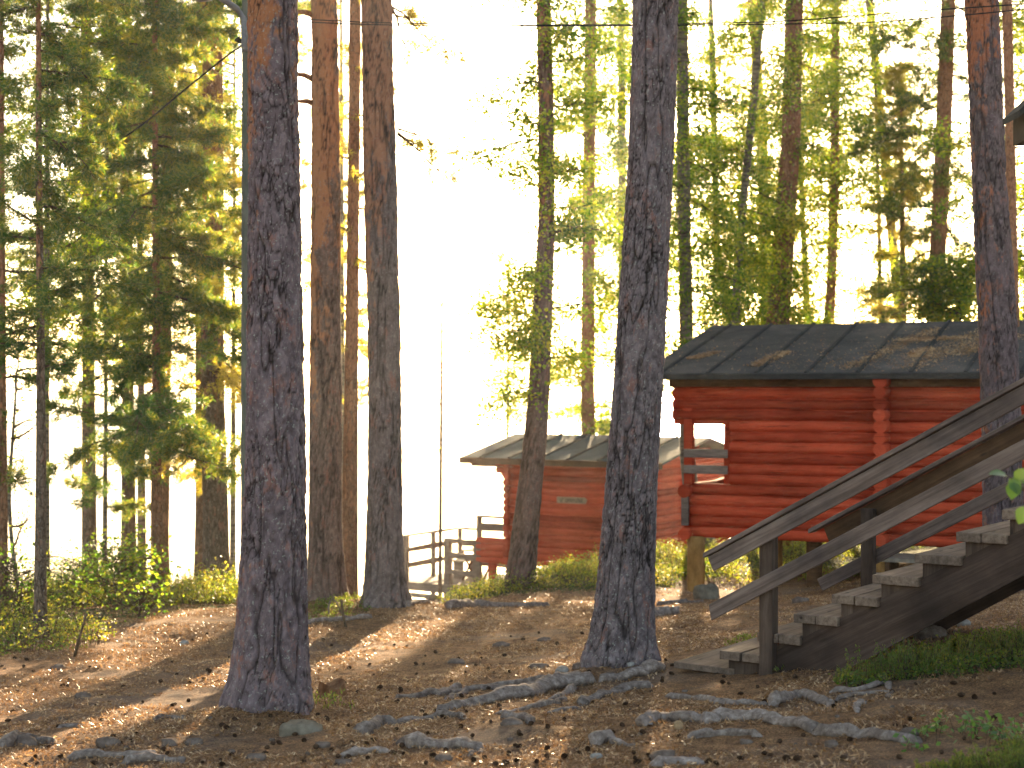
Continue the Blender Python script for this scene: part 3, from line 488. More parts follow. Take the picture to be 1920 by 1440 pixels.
# ------------------------------------------------------------------ staircase
aS = R(36); rS = np.array([math.cos(aS), -math.sin(aS)]); wS = np.array([math.sin(aS), math.cos(aS)]); P4 = np.array([2.31, 10.7]); run, rise, W = 0.30, 0.165, 1.65
ft = Fr(P4 - 3 * run * rS, rS, wS); Z1 = -1.471 - 3 * rise     # top of tread 1; s along the run, t across (0 = near side)
SR = thing('wooden_staircase', 'grey weathered open wooden staircase with plank handrails climbing to the right', 'staircase', (*ft(0.3, 0.8, 0)[:2], Z1 - 0.2))
NT = 13
for k in range(NT):
    z = Z1 + k * rise; tr_ = None
    for q in range(2):
        mb = MB(); s0 = k * run + q * 0.172; j = rng.uniform(-0.008, 0.008); fbox(mb, ft, s0 + j, s0 + 0.168 + j, -0.035 - rng.uniform(0, 0.012), W + 0.04, z - 0.065, z + rng.uniform(-0.003, 0.003))
        tr_ = mb.build('tread', M['s_tread'], SR, bevel=0.006)
for t0, t1 in ((0.0, 0.06), (W - 0.06, W)):
    mb = MB(); e = NT * run; sl = rise / run
    def zl(s_): return Z1 + sl * s_
    o1, o2 = -0.16, -0.47
    def yz(s_, z_): return (s_, z_)
    top = [(0.38, zl(0.38) + o1 - 0.03), (e, zl(e) + o1 - 0.03)]; bot = [(0.54, zl(0.54) - 0.40), (e, zl(e) - 0.40)]
    prof = [(0.20, Z1 - 0.34), (0.34, Z1 - 0.02), top[1], bot[1], (0.54, Z1 - 0.34 + 0.02)]
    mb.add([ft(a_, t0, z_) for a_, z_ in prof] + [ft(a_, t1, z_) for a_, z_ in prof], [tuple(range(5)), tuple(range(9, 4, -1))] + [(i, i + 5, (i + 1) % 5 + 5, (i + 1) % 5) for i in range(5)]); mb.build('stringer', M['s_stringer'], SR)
    for k in range(NT):
        s0 = k * run + 0.05; z_t = Z1 + k * rise - 0.067; s1 = s0 + run + 0.02; pr = [(s0, z_t), (s0, z_t - 0.20), (s1, z_t - 0.02), (s1, z_t)]
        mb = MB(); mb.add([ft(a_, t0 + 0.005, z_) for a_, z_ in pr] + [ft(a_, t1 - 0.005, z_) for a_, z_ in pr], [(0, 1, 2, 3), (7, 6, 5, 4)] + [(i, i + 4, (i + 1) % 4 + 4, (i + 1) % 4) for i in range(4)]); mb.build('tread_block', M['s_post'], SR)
def sline(s_): return Z1 + rise / run * s_
def hand(name, t0, t1, s0, s1, o0, o1, mat, n=1, cut=0.05):
    mb = MB(); mb.add([ft(s0, t0, sline(s0) + o0), ft(s1, t0, sline(s1) + o0), ft(s1, t1, sline(s1) + o0), ft(s0, t1, sline(s0) + o0), ft(s0 - cut, t0, sline(s0 - cut) + o1), ft(s1, t0, sline(s1) + o1), ft(s1, t1, sline(s1) + o1), ft(s0 - cut, t1, sline(s0 - cut) + o1)],
        [(0, 3, 2, 1), (4, 5, 6, 7), (0, 1, 5, 4), (1, 2, 6, 5), (2, 3, 7, 6), (3, 0, 4, 7)]); mb.build(name, M[mat], SR, bevel=0.006)
e = NT * run + 0.2
hand('handrail', -0.125, 0.02, -0.10, e, 0.748, 0.785, 's_rail', cut=0.0); hand('rail_board', -0.108, -0.073, -0.02, e, 0.61, 0.738, 's_rail')
hand('rail_board', -0.108, -0.073, -0.04, e, 0.25, 0.38, 's_rail', cut=0.02)
hand('handrail', W - 0.02, W + 0.12, -0.06, e, 0.773, 0.81, 's_rail', cut=0.0); hand('rail_board', W + 0.05, W + 0.085, 0.10, e, 0.62, 0.763, 's_brown')
hand('rail_board', W + 0.05, W + 0.085, 0.04, e, 0.235, 0.36, 's_rail')
for s_, t_, zlo in ((0.34, -0.01, -0.36), (0.42, W - 0.005, -0.40), (2.72, -0.01, -0.2), (2.72, W - 0.005, -0.2)):
    mb = MB(); fbox(mb, ft, s_, s_ + 0.105, t_ - (0.0615 if t_ < 0 else 0.038), t_ + 0.04, sline(s_) + zlo - (0.0 if s_ < 1 else 0.2), sline(s_) + 0.745); mb.build('post', M['s_post'], SR, bevel=0.005)
for s_ in (3.3,):
    for t_ in (0.1, W - 0.2):
        p = ft(s_, t_, 0); mb = MB(); fbox(mb, ft, s_, s_ + 0.1, t_, t_ + 0.1, gz1(p[0], p[1]) - 0.2, sline(s_) - 0.3); mb.build('support_post', M['s_post'], SR)
LP = thing('ground_plank', 'pale flat board lying on the ground at the foot of the staircase', 'board', ft(-0.2, 0.6, Z1 - 0.2)); mb = MB()
za = gz1(*ft(-0.2, 0.5, 0)[:2]) + 0.05; fbox(mb, ft, -0.42, 0.10, 0.0, 1.4, za - 0.05, za); mb.build('board', M['s_tread'], LP, bevel=0.005)

# ------------------------------------------------------------------ trees
def interp_path(keys, zz):
    keys = sorted(keys, key=lambda q: q[2]); kz = [q[2] for q in keys]
    def smooth(i):
        y_ = np.array([q[i] for q in keys]); o = np.interp(zz, kz, y_)
        lo = zz > kz[-1]; sl = (y_[-1] - y_[-2]) / (kz[-1] - kz[-2] + 1e-6); return o, lo, sl
    xs, lo, sx = smooth(0); ys, _, _ = smooth(1); rs, _, _ = smooth(3)
    xs = np.where(lo, keys[-1][0] + np.clip(sx, -0.06, 0.06) * (zz - kz[-1]), xs)
    k = np.ones(5) / 5
    for a_ in (xs, rs):
        if len(a_) > 9: pad = np.concatenate([[a_[0]] * 2, a_, [a_[-1]] * 2]); a_[:] = np.convolve(pad, k, 'valid')
    return xs, ys, rs
def trunk(root, keys, mat, seg=28, dz=0.12, ztop=14.0, flare=0.35, bark=0.0, cell=(15, 6), lobes=5, name='trunk', z_fine=None, seed=0, xs_off=0):
    """keys: (x, y, z, r).  Goes on upwards to ztop, tapering."""
    z0 = min(q[2] for q in keys) - 0.25; zmax = max(q[2] for q in keys); zf_ = zmax + 0.5 if z_fine is None else z_fine
    zz = np.concatenate([np.arange(z0, min(zf_, ztop), dz), np.arange(min(zf_, ztop), ztop, 0.5), [ztop]])
    xs, ys, rs = interp_path(keys, zz); tp = zz > zmax; rs = np.where(tp, rs * np.clip(1 - (zz - zmax) / (ztop - zmax + 0.1) * 0.85, 0.1, 1), rs)
    th = np.linspace(0, 2 * np.pi, seg, endpoint=False); T, ZI = np.meshgrid(th, np.arange(len(zz)))
    zb_ = z0 + 0.25; h = zz[ZI] - zb_; r = rs[ZI]; rr_ = np.random.default_rng(seed + 5); ph = rr_.uniform(0, 6, 3)
    fl = np.exp(-np.clip(h, 0, None) / 0.16) * flare * (0.6 + 0.5 * np.cos(lobes * T + ph[0]) + 0.35 * np.cos((lobes - 2) * T + ph[1])) + flare * 0.5 * np.exp(-np.clip(h, 0, None) / 0.6)
    r = r * (1 + fl); P = np.stack([r * np.cos(T), r * np.sin(T), zz[ZI]], 2).reshape(-1, 3); Q = np.stack([rs[ZI] * np.cos(T), rs[ZI] * np.sin(T), zz[ZI]], 2).reshape(-1, 3)
    rad = r.ravel() * (1 + 0.03 * fbm(Q * np.array([3, 3, 0.8]), seed, 2)); crack = np.zeros(len(P)); plate = np.zeros(len(P))
    if bark > 0:
        wq = Q * np.array([9, 9, 5]); W_ = Q * np.array([cell[0], cell[0], cell[1]]) + 0.75 * np.stack([fbm(wq, seed + 1, 3), fbm(wq, seed + 2, 3), fbm(wq, seed + 3, 3)], 1)
        f1, f2, pid = voro(W_, seed); md = np.clip(0.55 + 0.9 * fbm(Q * np.array([5, 5, 3]), seed + 6, 2), 0.05, 1.2); e_ = np.clip((f2 - f1) / 0.16, 0, 1); crack = np.clip(1 - (f2 - f1) / (0.10 * md + 0.02), 0, 1) * np.clip(md * 1.4, 0, 1)
        g1, g2, pid2 = voro(W_ * np.array([2.1, 2.1, 2.6]) + 7, seed + 9); e2 = np.clip((g2 - g1) / 0.2, 0, 1)
        fur = 1 - np.abs(fbm(Q * np.array([8, 8, 1.1]) + 0.2 * W_ * 0.05, seed + 12, 3)); fur = np.clip((fur - 0.86) / 0.14, 0, 1)
        rad = rad + bark * 0.8 * (e_ ** 0.5 - 1) * md + bark * 1.0 * (pid - 0.5) + bark * 0.5 * (pid2 - 0.5) + bark * 0.25 * (e2 - 1) - bark * 1.9 * fur + bark * 0.5 * fbm(Q * 34, seed + 4, 3)
        crack = np.clip(crack + 0.85 * fur ** 2 + 0.25 * np.clip(1 - (g2 - g1) / 0.06, 0, 1) * md, 0, 1); plate = np.clip(0.45 * pid + 0.35 * pid2 + 0.25 * fbm(Q * 20, seed + 14, 3) + 0.1, 0, 1)
    V = np.stack([xs[ZI].ravel() + rad * np.cos(T.ravel()), ys[ZI].ravel() + rad * np.sin(T.ravel()), zz[ZI].ravel()], 1)
    n, m = seg, len(zz); ii = np.arange(m * n).reshape(m, n); nxt = np.roll(ii, -1, 1)
    Fq = np.stack([ii[:-1], nxt[:-1], nxt[1:], ii[1:]], 2).reshape(-1, 4)
    return mesh_np(name, V, Fq, mat, root, True, attrs={'crack': ('POINT', crack), 'plate': ('POINT', plate)})
def px(keys, Y): # (u, v, width_px) -> (x, y, z, r)
    return [(*PT(u, v, Y), wpx / 2 / F * Y) for u, v, wpx in keys]
def tubes_np(segs, r0, r1):
    """3-sided prisms for arrays of twig segments"""
    A, B = segs[:, 0], segs[:, 1]; t = B - A; t /= np.linalg.norm(t, axis=1)[:, None] + 1e-9; a = np.cross(t, [0.3, 0.2, 1.0]); a /= np.linalg.norm(a, axis=1)[:, None] + 1e-9; b = np.cross(t, a); P = []
    for C, r in ((A, r0), (B, r1)):
        for k in range(3): th = 2 * math.pi * k / 3; P.append(C + r[:, None] * (math.cos(th) * a + math.sin(th) * b))
    V = np.stack(P, 1).reshape(-1, 3); base = np.arange(len(A))[:, None] * 6; Fq = np.concatenate([base + np.array([[k, (k + 1) % 3, (k + 1) % 3 + 3, k + 3]]) for k in range(3)]); return V, Fq
def crown(root, axis, zlo, zhi, kind, nb, Lm, leaves, size, mat, seed, az=None, name='crown', droop=0.0, fill=0.12, shape=None, lift=0.25, rb=0.018):
    """axis(z)->(x,y). branches with side twigs; leaves or needle tufts on the twigs.  One mesh: twigs + foliage."""
    r_ = np.random.default_rng(seed); segs, w0, w1, tips = [], [], [], []
    for i in range(nb):
        q = (i + r_.uniform()) / nb; z = zlo + (zhi - zlo) * q; x, y = axis(z); L_ = Lm * (shape(q) if shape else 1) * r_.uniform(0.6, 1.15)
        a_ = r_.uniform(0, 2 * np.pi) if az is None else az[0] + r_.normal(0, az[1]); el = lift + r_.normal(0, 0.18)
        n = 7; d = np.array([math.cos(a_) * math.cos(el), math.sin(a_) * math.cos(el), math.sin(el)]); p = np.array([x, y, z]); pts = [p]
        for k in range(n):
            d = d + r_.normal(0, 0.12, 3) + np.array([0, 0, -droop * 0.12]); d /= np.linalg.norm(d); p = p + d * L_ / n; pts.append(p)
        for k in range(n):
            segs.append((pts[k], pts[k + 1])); w0.append(rb * (1 - k / n) + 0.003); w1.append(rb * (1 - (k + 1) / n) + 0.003)
        for k in range(int(1 + n * fill), n + 1):
            for s_ in range(3 if kind != 'pine' else 3):
                sd_ = r_.normal(0, 1, 3); sd_[2] = sd_[2] * 0.45 - droop * 0.35; sd_ = sd_ + d * 0.8; sd_ /= np.linalg.norm(sd_); l2 = L_ * r_.uniform(0.12, 0.34) * (1.15 - 0.5 * k / n)
                e0 = pts[k] + (pts[k - 1] - pts[k]) * r_.uniform(); l2 *= 1.25; e1 = e0 + sd_ * l2; segs.append((e0, e1)); w0.append(0.005); w1.append(0.002); tips.append((e0, e1))
    leaves = int(leaves * (2.3 if kind == 'leaf' else 1.7)) if leaves > 3000 else leaves; size = size * 0.84
    segs = np.array(segs); V1, F1 = tubes_np(segs, np.array(w0), np.array(w1)); T_ = np.array(tips); m = len(T_)
    pick = (r_.uniform(0, 1, leaves) * m).astype(int); q = r_.uniform(0.1, 1.05, (leaves, 1)); dirs = T_[:, 1] - T_[:, 0]; C = T_[pick, 0] + dirs[pick] * q
    if kind == 'pine':
        nn = 9; D = dirs[pick] / (np.linalg.norm(dirs[pick], axis=1)[:, None] + 1e-9); C = C + r_.normal(0, 0.03, C.shape)
        C = np.repeat(C, nn, 0); D = np.repeat(D, nn, 0); a = D * r_.uniform(0.2, 0.9, (len(C), 1)) + r_.normal(0, 0.55, C.shape); a /= np.linalg.norm(a, axis=1)[:, None]
        b = np.cross(a, r_.normal(0, 1, C.shape)); b /= np.linalg.norm(b, axis=1)[:, None]; L_ = size * r_.uniform(0.7, 1.2, (len(C), 1)); wd = L_ * 0.06
        V2 = np.stack([C, C + a * L_ * 0.5 - b * wd, C + a * L_, C + a * L_ * 0.5 + b * wd], 1).reshape(-1, 3)
    else:
        C = C + r_.normal(0, 0.12, C.shape); nn_ = r_.normal(0, 0.75, C.shape) + np.array([0, 0, 0.6]); nn_ /= np.linalg.norm(nn_, axis=1)[:, None]
        a = np.cross(nn_, r_.normal(0, 1, C.shape)); a /= np.linalg.norm(a, axis=1)[:, None]; b = np.cross(nn_, a); L_ = size * r_.uniform(0.6, 1.25, (len(C), 1))
        V2 = np.stack([C - a * L_ * 0.5, C - b * L_ * 0.36 - a * L_ * 0.08, C + a * L_ * 0.5, C + b * L_ * 0.36 - a * L_ * 0.08], 1).reshape(-1, 3)
    nf = len(V2) // 4; F2 = np.arange(4 * nf).reshape(-1, 4) + len(V1); rn = r_.uniform(0, 1, nf)
    return mesh_np(name, np.concatenate([V1, V2]), np.concatenate([F1, F2]), [mat, M['twig']], root, attrs={'rnd': ('FACE', np.concatenate([np.zeros(len(F1)), rn]))}, midx=np.concatenate([np.ones(len(F1)), np.zeros(nf)]))
def axis_of(keys):
    ks = sorted(keys, key=lambda q: q[2]); kz = [q[2] for q in ks]
    sl = (ks[-1][0] - ks[-2][0]) / (kz[-1] - kz[-2] + 1e-6); sl = max(-0.06, min(0.06, sl))
    return lambda z: (float(np.interp(z, kz, [q[0] for q in ks])) + (max(0, z - kz[-1]) * sl), ks[0][1])
def tree(name, label, cat, Y, pxk, mat, group=None, **kw):
    keys = px(pxk, Y); b = min(keys, key=lambda q: q[2]); zg = gz1(b[0], b[1])
    if abs(zg - b[2]) > 0.03: keys = [q for q in keys if q[2] > zg + 0.05] + [(b[0], b[1], zg, b[3])]
    root = thing(name, label, cat, (b[0], b[1], zg), group); trunk(root, keys, mat, **kw); return root, keys
high = dict(kind='pine', nb=34, Lm=2.3, leaves=2600, size=0.16, mat=M['needle'], lift=0.3, shape=lambda q: 1.0 - 0.6 * q, fill=0.4, rb=0.03)
# foreground
T1, k1 = tree('pine_tree', 'thick pine trunk with violet grey plates and orange patches, nearest on the left', 'pine tree', 10.4, [(511, 0, 92), (512, 200, 95), (516, 600, 104), (517, 900, 113), (512, 1100, 124), (507, 1340, 138)], M['bark_near'], seg=260, dz=0.014, ztop=15, flare=0.22, bark=0.0092, cell=(20, 9), seed=21, z_fine=3.2)
crown(T1, axis_of(k1), 9.5, 15, seed=1, **high)
T2, k2 = tree('pine_tree', 'leaning grey pine trunk with scaly bark and spreading roots before the cabins', 'pine tree', 11.9, [(1231, -40, 83), (1229, 0, 84), (1224, 200, 85), (1215, 400, 86), (1207, 550, 90), (1197, 700, 93), (1185, 900, 95), (1173, 1100, 102), (1165, 1262, 108)], M['bark_near_grey'], seg=240, dz=0.016, ztop=15, flare=0.26, bark=0.0085, cell=(25, 15), seed=33, z_fine=3.6)
crown(T2, axis_of(k2), 9.5, 15, seed=2, **high)
T3, k3 = tree('pine_tree', 'tall brown pine trunk with snapped side branches just right of the nearest trunk', 'pine tree', 18.2, [(608, 0, 50), (611, 300, 53), (611, 600, 57), (610, 1000, 64), (612, 1142, 70)], M['bark_mid'], seg=110, dz=0.035, ztop=17, flare=0.22, bark=0.010, cell=(11, 3.5), seed=41, z_fine=5.2)
crown(T3, axis_of(k3), 10.5, 17, seed=3, **high)
for v0, u1, v1 in ((30, 556, 22), (150, 552, 138), (195, 560, 190)):
    a_ = PT(590, v0, 18.2); b_ = PT(u1, v1, 17.9); mb = MB(); mb.tube([a_, (a_ + b_) / 2 + np.array([0, 0, 0.02]), b_], [0.04, 0.033, 0.02], 8, True, 0.05); mb.build('branch', M['bark_orange'], T3, True)
T4, k4 = tree('pine_tree', 'straight grey brown pine trunk bordering the bright lake gap, its base flaring right', 'pine tree', 17.5, [(706, 0, 58), (714, 400, 62), (720, 600, 62), (722, 800, 63), (721, 1000, 67), (722, 1152, 76)], M['bark_mid_grey'], seg=110, dz=0.035, ztop=17, flare=0.30, bark=0.010, cell=(12, 4.5), seed=51, z_fine=5.0)
crown(T4, axis_of(k4), 10.5, 17, seed=4, **high)
T3b, k3b = tree('pine_tree', 'slim orange pine trunk squeezed between the two straight mid trunks', 'pine tree', 21.0, [(666, 0, 21), (664, 250, 22), (660, 600, 25), (657, 900, 28), (655, 1135, 31)], M['bark_orange'], seg=28, ztop=12, flare=0.15)
crown(T3b, axis_of(k3b), 0.3, 11, 'pine', 30, 0.7, 1300, 0.09, M['sun_tint_needle'], 5, lift=0.05)
T20, k20 = tree('pine_tree', 'dark stout pine trunk rising behind the staircase at the right of the large cabin', 'pine tree', 15.0, [(1841, 0, 62), (1853, 300, 64), (1870, 600, 69), (1880, 900, 72), (1885, 1100, 78)], M['bark_right'], seg=150, dz=0.024, ztop=15, flare=0.2, bark=0.009, cell=(20, 9), seed=61, z_fine=4.3)
crown(T20, axis_of(k20), 9.5, 15, seed=6, **high)
T11, k11 = tree('pine_tree', 'slim pine with curved base leaning before the small cabin, ivy green leaves above', 'pine tree', 21.5, [(1019, 0, 28), (1024, 200, 30), (1025, 400, 33), (1017, 600, 37), (1006, 800, 43), (990, 950, 48), (976, 1082, 56)], M['bark_mid'], seg=60, dz=0.06, ztop=14, flare=0.1, bark=0.008, cell=(12, 5), seed=71, z_fine=6.2)
T12, k12 = tree('pine_tree', 'slender orange trunk behind the small cabin roof', 'pine tree', 38.0, [(1108, 0, 22), (1104, 400, 24), (1102, 700, 26), (1106, 1000, 28), (1106, 1150, 30)], M['bark_orange'], seg=20, ztop=16)
# leafy growth round T11 / T12
crown(T11, axis_of(k11), 0.0, 9, 'leaf', 46, 1.25, 13500, 0.072, M['birch_leaf'], 11, lift=0.1, droop=0.4)
crown(T12, axis_of(k12), -1.6, 14, 'leaf', 52, 2.0, 21000, 0.085, M['birch_leaf'], 12, lift=0.15, droop=0.5)
# left group
T5, k5 = tree('pine_tree', 'broad dark pine trunk behind golden needles near the left mound', 'pine tree', 22.5, [(398, 0, 36), (400, 300, 38), (398, 700, 44), (404, 950, 46), (406, 1135, 52)], M['bark_far'], seg=36, ztop=16, flare=0.15)
crown(T5, axis_of(k5), -1.4, 12, 'pine', 56, 1.35, 8500, 0.10, M['sun_tint_needle'], 15, lift=0.0, droop=0.4)
T5b, k5b = tree('pine_tree', 'greyish trunk half hidden directly behind the broad dark pine on the left', 'pine tree', 25.0, [(380, 300, 22), (378, 700, 24), (380, 950, 26), (378, 1135, 30)], M['bark_far'], seg=24, ztop=13)
T6, k6 = tree('pine_tree', 'young red stemmed pine with wide needle boughs in the left thicket', 'pine tree', 20.0, [(290, 0, 9), (291, 300, 11), (293, 600, 14), (293, 900, 19), (295, 1125, 24)], M['bark_orange'], seg=20, ztop=9)
crown(T6, axis_of(k6), -0.9, 8, 'pine', 74, 1.75, 15500, 0.115, M['needle'], 16, lift=0.05, droop=0.3)
T6b, k6b = tree('pine_tree', 'brown pine trunk just right of the red stemmed young pine', 'pine tree', 24.0, [(318, 0, 20), (312, 400, 24), (306, 800, 27), (301, 1000, 30), (300, 1135, 36)], M['bark_orange'], seg=24, ztop=15)
crown(T6b, axis_of(k6b), 1.0, 14, 'pine', 46, 2.0, 7500, 0.11, M['needle'], 17, lift=0.1, droop=0.2)
T7, k7 = tree('pine_tree', 'slim dark pine stem rising from the undergrowth near the left edge', 'pine tree', 16.0, [(72, 0, 9), (73, 300, 12), (76, 600, 15), (77, 900, 19), (75, 1198, 22)], M['bark_far'], seg=24, ztop=9)
crown(T7, axis_of(k7), 0.2, 8.5, 'pine', 46, 1.0, 5200, 0.10, M['needle'], 18, lift=0.0, droop=0.3)
T8, k8 = tree('pine_tree', 'reddish pine stem at the very left edge of the wood', 'pine tree', 18.0, [(2, 0, 9), (4, 500, 12), (6, 900, 15), (6, 1170, 18)], M['bark_orange'], seg=20, ztop=11)
crown(T8, axis_of(k8), -1.2, 10, 'pine', 40, 1.2, 4200, 0.10, M['needle'], 19, lift=0.0, droop=0.3)
T9, k9 = tree('pine_tree', 'olive brown trunk left of the red stemmed young pine', 'pine tree', 25.0, [(238, 300, 20), (240, 700, 22), (241, 950, 26), (242, 1115, 30)], M['bark_far'], seg=24, ztop=13)
crown(T9, axis_of(k9), 0.4, 12, 'pine', 46, 1.9, 7500, 0.11, M['needle'], 20, lift=0.05, droop=0.3)
T10, k10 = tree('birch_tree', 'pale slim trunk between the olive trunk and the red stemmed pine', 'birch tree', 26.0, [(262, 400, 12), (265, 800, 14), (266, 1115, 17)], M['birch'], seg=18, ztop=11)
T10b, k10b = tree('birch_tree', 'thin dark stem with small forks standing alone against the lake on the left', 'birch tree', 24.0, [(200, 400, 6), (198, 800, 8), (196, 1110, 10)], M['birch'], seg=14, ztop=9)
crown(T10b, axis_of(k10b), -2.0, 8, 'pine', 40, 1.1, 4200, 0.10, M['needle'], 22, lift=0.1, droop=0.2)
T10c, k10c = tree('birch_tree', 'pale trunk right behind the slim dark stem near the left edge', 'birch tree', 22.0, [(88, 500, 10), (87, 800, 11), (86, 1160, 14)], M['birch'], seg=14, ztop=9)
crown(T10c, axis_of(k10c), 0.5, 9, 'leaf', 36, 1.6, 7000, 0.075, M['birch_leaf'], 23, lift=0.2)
T10d, k10d = tree('birch_tree', 'crooked pale birch stem leaning against the white lake at far left', 'birch tree', 20.0, [(28, 760, 5), (16, 930, 7), (22, 1020, 7), (38, 1160, 9)], M['birch'], seg=12, ztop=1.0)
crown(T10d, axis_of(k10d), -3.0, 0.9, 'leaf', 24, 0.6, 700, 0.06, M['dark_leaf'], 24, lift=0.3)
T10e, k10e = tree('birch_tree', 'thin grey stem right of the broad dark pine, left of the nearest trunk', 'birch tree', 24.0, [(438, 600, 8), (437, 900, 10), (436, 1135, 11)], M['birch'], seg=12, ztop=8)
crown(T10e, axis_of(k10e), 0.0, 8, 'leaf', 34, 1.1, 5200, 0.07, M['birch_leaf'], 25, lift=0.2)
T33, k33 = tree('birch_tree', 'slim birch crown showing in the narrow gaps between the straight mid trunks', 'birch tree', 30.0, [(640, 200, 8), (642, 700, 10), (640, 1180, 12)], M['birch'], seg=12, ztop=11)
crown(T33, axis_of(k33), -0.5, 10, 'pine', 44, 1.15, 4200, 0.11, M['sun_tint_needle'], 26, lift=0.1)
# gap
T21, k21 = tree('dead_sapling', 'leafless thin pole sapling standing alone in the bright lake gap', 'sapling', 30.0, [(829, 540, 4), (827, 800, 6), (825, 1100, 7)], M['bark_far'], seg=10, dz=0.2, ztop=2.1)
crown(T21, axis_of(k21), -1.6, 1.9, 'leaf', 16, 0.5, 240, 0.05, M['birch_leaf'], 27, lift=0.0, rb=0.006)
T22, k22 = tree('birch_tree', 'pale sunlit leafy young birch left of the small cabin roof', 'birch tree', 39.5, [(955, 480, 3), (952, 700, 4), (950, 1050, 5)], M['birch'], seg=12, ztop=3.4)
crown(T22, axis_of(k22), -0.8, 3.6, 'leaf', 40, 1.3, 4200, 0.08, M['birch_leaf'], 28, lift=0.1, droop=0.5)
# pine boughs reaching right of T4 (limbs of T4)
for i, (u0, v0, u1, v1, n_) in enumerate(((735, 15, 845, -10, 500), (745, 245, 855, 262, 420))):
    a_ = PT(u0, v0, 17.5); b_ = PT(u1, v1, 18.6); mid = (a_ + b_) / 2 + np.array([0, 0, 0.05]); ax = (lambda z, p=a_: (p[0], p[1]))
    crown(T4, ax, a_[2] - 0.05, a_[2] + 0.05, 'pine', 3, np.linalg.norm(b_ - a_), n_ // 2, 0.10, M['sun_tint_needle'], 60 + i, az=(math.atan2(b_[1] - a_[1], b_[0] - a_[0]), 0.12), name='bough', lift=0.0, fill=0.45, rb=0.014)
# right group behind the big cabin
T13, k13 = tree('birch_tree', 'grey birch trunk at the left end of the large cabin roof', 'birch tree', 27.5, [(1279, 0, 21), (1281, 300, 24), (1287, 620, 26), (1288, 850, 27), (1300, 960, 29), (1334, 1108, 34)], M['birch'], seg=30, ztop=15, flare=0.5)
crown(T13, axis_of(k13), 0.6, 12, 'leaf', 60, 1.7, 16500, 0.075, M['dark_leaf'], 31, lift=0.15, droop=0.5)
T14, k14 = tree('birch_tree', 'thin dark birch slanting up to the right above the large cabin roof', 'birch tree', 29.0, [(1428, 0, 15), (1412, 200, 15), (1391, 400, 15), (1378, 600, 17), (1388, 800, 18), (1395, 1080, 20)], M['birch'], seg=24, ztop=12)
crown(T14, axis_of(k14), 0.6, 11, 'leaf', 54, 1.5, 15000, 0.072, M['birch_leaf'], 32, lift=0.1, droop=0.5)
T15, k15 = tree('pine_tree', 'stout dark trunk clad in leaves above the middle of the large cabin roof', 'pine tree', 30.0, [(1489, 0, 34), (1484, 250, 34), (1470, 450, 40), (1459, 600, 43), (1450, 1065, 50)], M['bark_far'], seg=36, ztop=16)
crown(T15, axis_of(k15), 1.1, 13, 'leaf', 50, 1.3, 14000, 0.072, M['birch_leaf'], 33, lift=0.1, droop=0.5)
T16, k16 = tree('pine_tree', 'faint orange pine trunk between the slanting birch and the stout leafy trunk', 'pine tree', 40.0, [(1410, 0, 18), (1428, 250, 20), (1437, 500, 22), (1440, 1050, 26)], M['bark_orange'], seg=18, ztop=18)
crown(T16, axis_of(k16), 3.5, 17, 'pine', 40, 2.4, 4000, 0.15, M['sun_tint_needle'], 34, lift=0.1)
T17, k17 = tree('pine_tree', 'slim straight orange trunk right of the stout leafy trunk above the roof', 'pine tree', 33.0, [(1566, 60, 15), (1565, 300, 17), (1560, 500, 19), (1554, 620, 21), (1550, 1060, 24)], M['bark_orange'], seg=20, ztop=14)
crown(T17, axis_of(k17), 3.9, 13, 'leaf', 52, 2.2, 17000, 0.082, M['birch_leaf'], 35, lift=0.1, droop=0.4)
T18, k18 = tree('birch_tree', 'very thin pale sapling in the bright opening above the large cabin roof', 'birch tree', 32.0, [(1643, 200, 5), (1648, 400, 8), (1651, 620, 9), (1650, 1060, 11)], M['birch'], seg=12, ztop=8)
crown(T18, axis_of(k18), 0.9, 7.5, 'leaf', 34, 1.0, 5200, 0.07, M['birch_leaf'], 36, lift=0.2)
T19, k19 = tree('pine_tree', 'red brown pine trunk with dark needle boughs above the right part of the roof', 'pine tree', 27.0, [(1778, 0, 26), (1769, 250, 29), (1757, 500, 31), (1754, 620, 32), (1750, 1050, 36)], M['bark_orange'], seg=30, ztop=15)
crown(T19, axis_of(k19), 1.0, 13, 'pine', 64, 1.9, 8500, 0.115, M['needle'], 37, lift=0.0, droop=0.2)
T23, k23 = tree('birch_tree', 'bushy bright green birch filling the space behind the dark right trunk', 'birch tree', 25.0, [(1935, 0, 16), (1930, 500, 20), (1925, 1000, 24)], M['birch'], seg=18, ztop=13)
crown(T23, axis_of(k23), -0.2, 12, 'leaf', 60, 1.9, 19000, 0.078, M['birch_leaf'], 38, lift=0.15, droop=0.4)
T24, k24 = tree('birch_tree', 'low spreading birch behind the ridge between the stout and slim trunks', 'birch tree', 34.0, [(1500, 300, 10), (1515, 620, 13), (1510, 1060, 16)], M['birch'], seg=14, ztop=7)
crown(T24, axis_of(k24), 0.9, 7, 'leaf', 44, 1.9, 9000, 0.082, M['birch_leaf'], 39, lift=0.15, droop=0.4)
T25, k25 = tree('rowan_bush', 'sunlit yellow green bush just above the right end of the roof ridge', 'bush', 26.0, [(1800, 520, 6), (1798, 620, 9), (1795, 1040, 12)], M['twig'], seg=12, ztop=2.2)
crown(T25, axis_of(k25), -0.4, 2.0, 'leaf', 34, 1.0, 9000, 0.078, M['birch_leaf'], 40, lift=0.2)
T26, k26 = tree('birch_tree', 'dense birch crown behind the left half of the large cabin roof', 'birch tree', 31.5, [(1335, 100, 12), (1345, 500, 14), (1400, 700, 16), (1410, 1080, 20)], M['birch'], seg=16, ztop=11)
crown(T26, axis_of(k26), 0.7, 5.4, 'leaf', 54, 1.7, 15000, 0.078, M['dark_leaf'], 41, lift=0.15, droop=0.5)
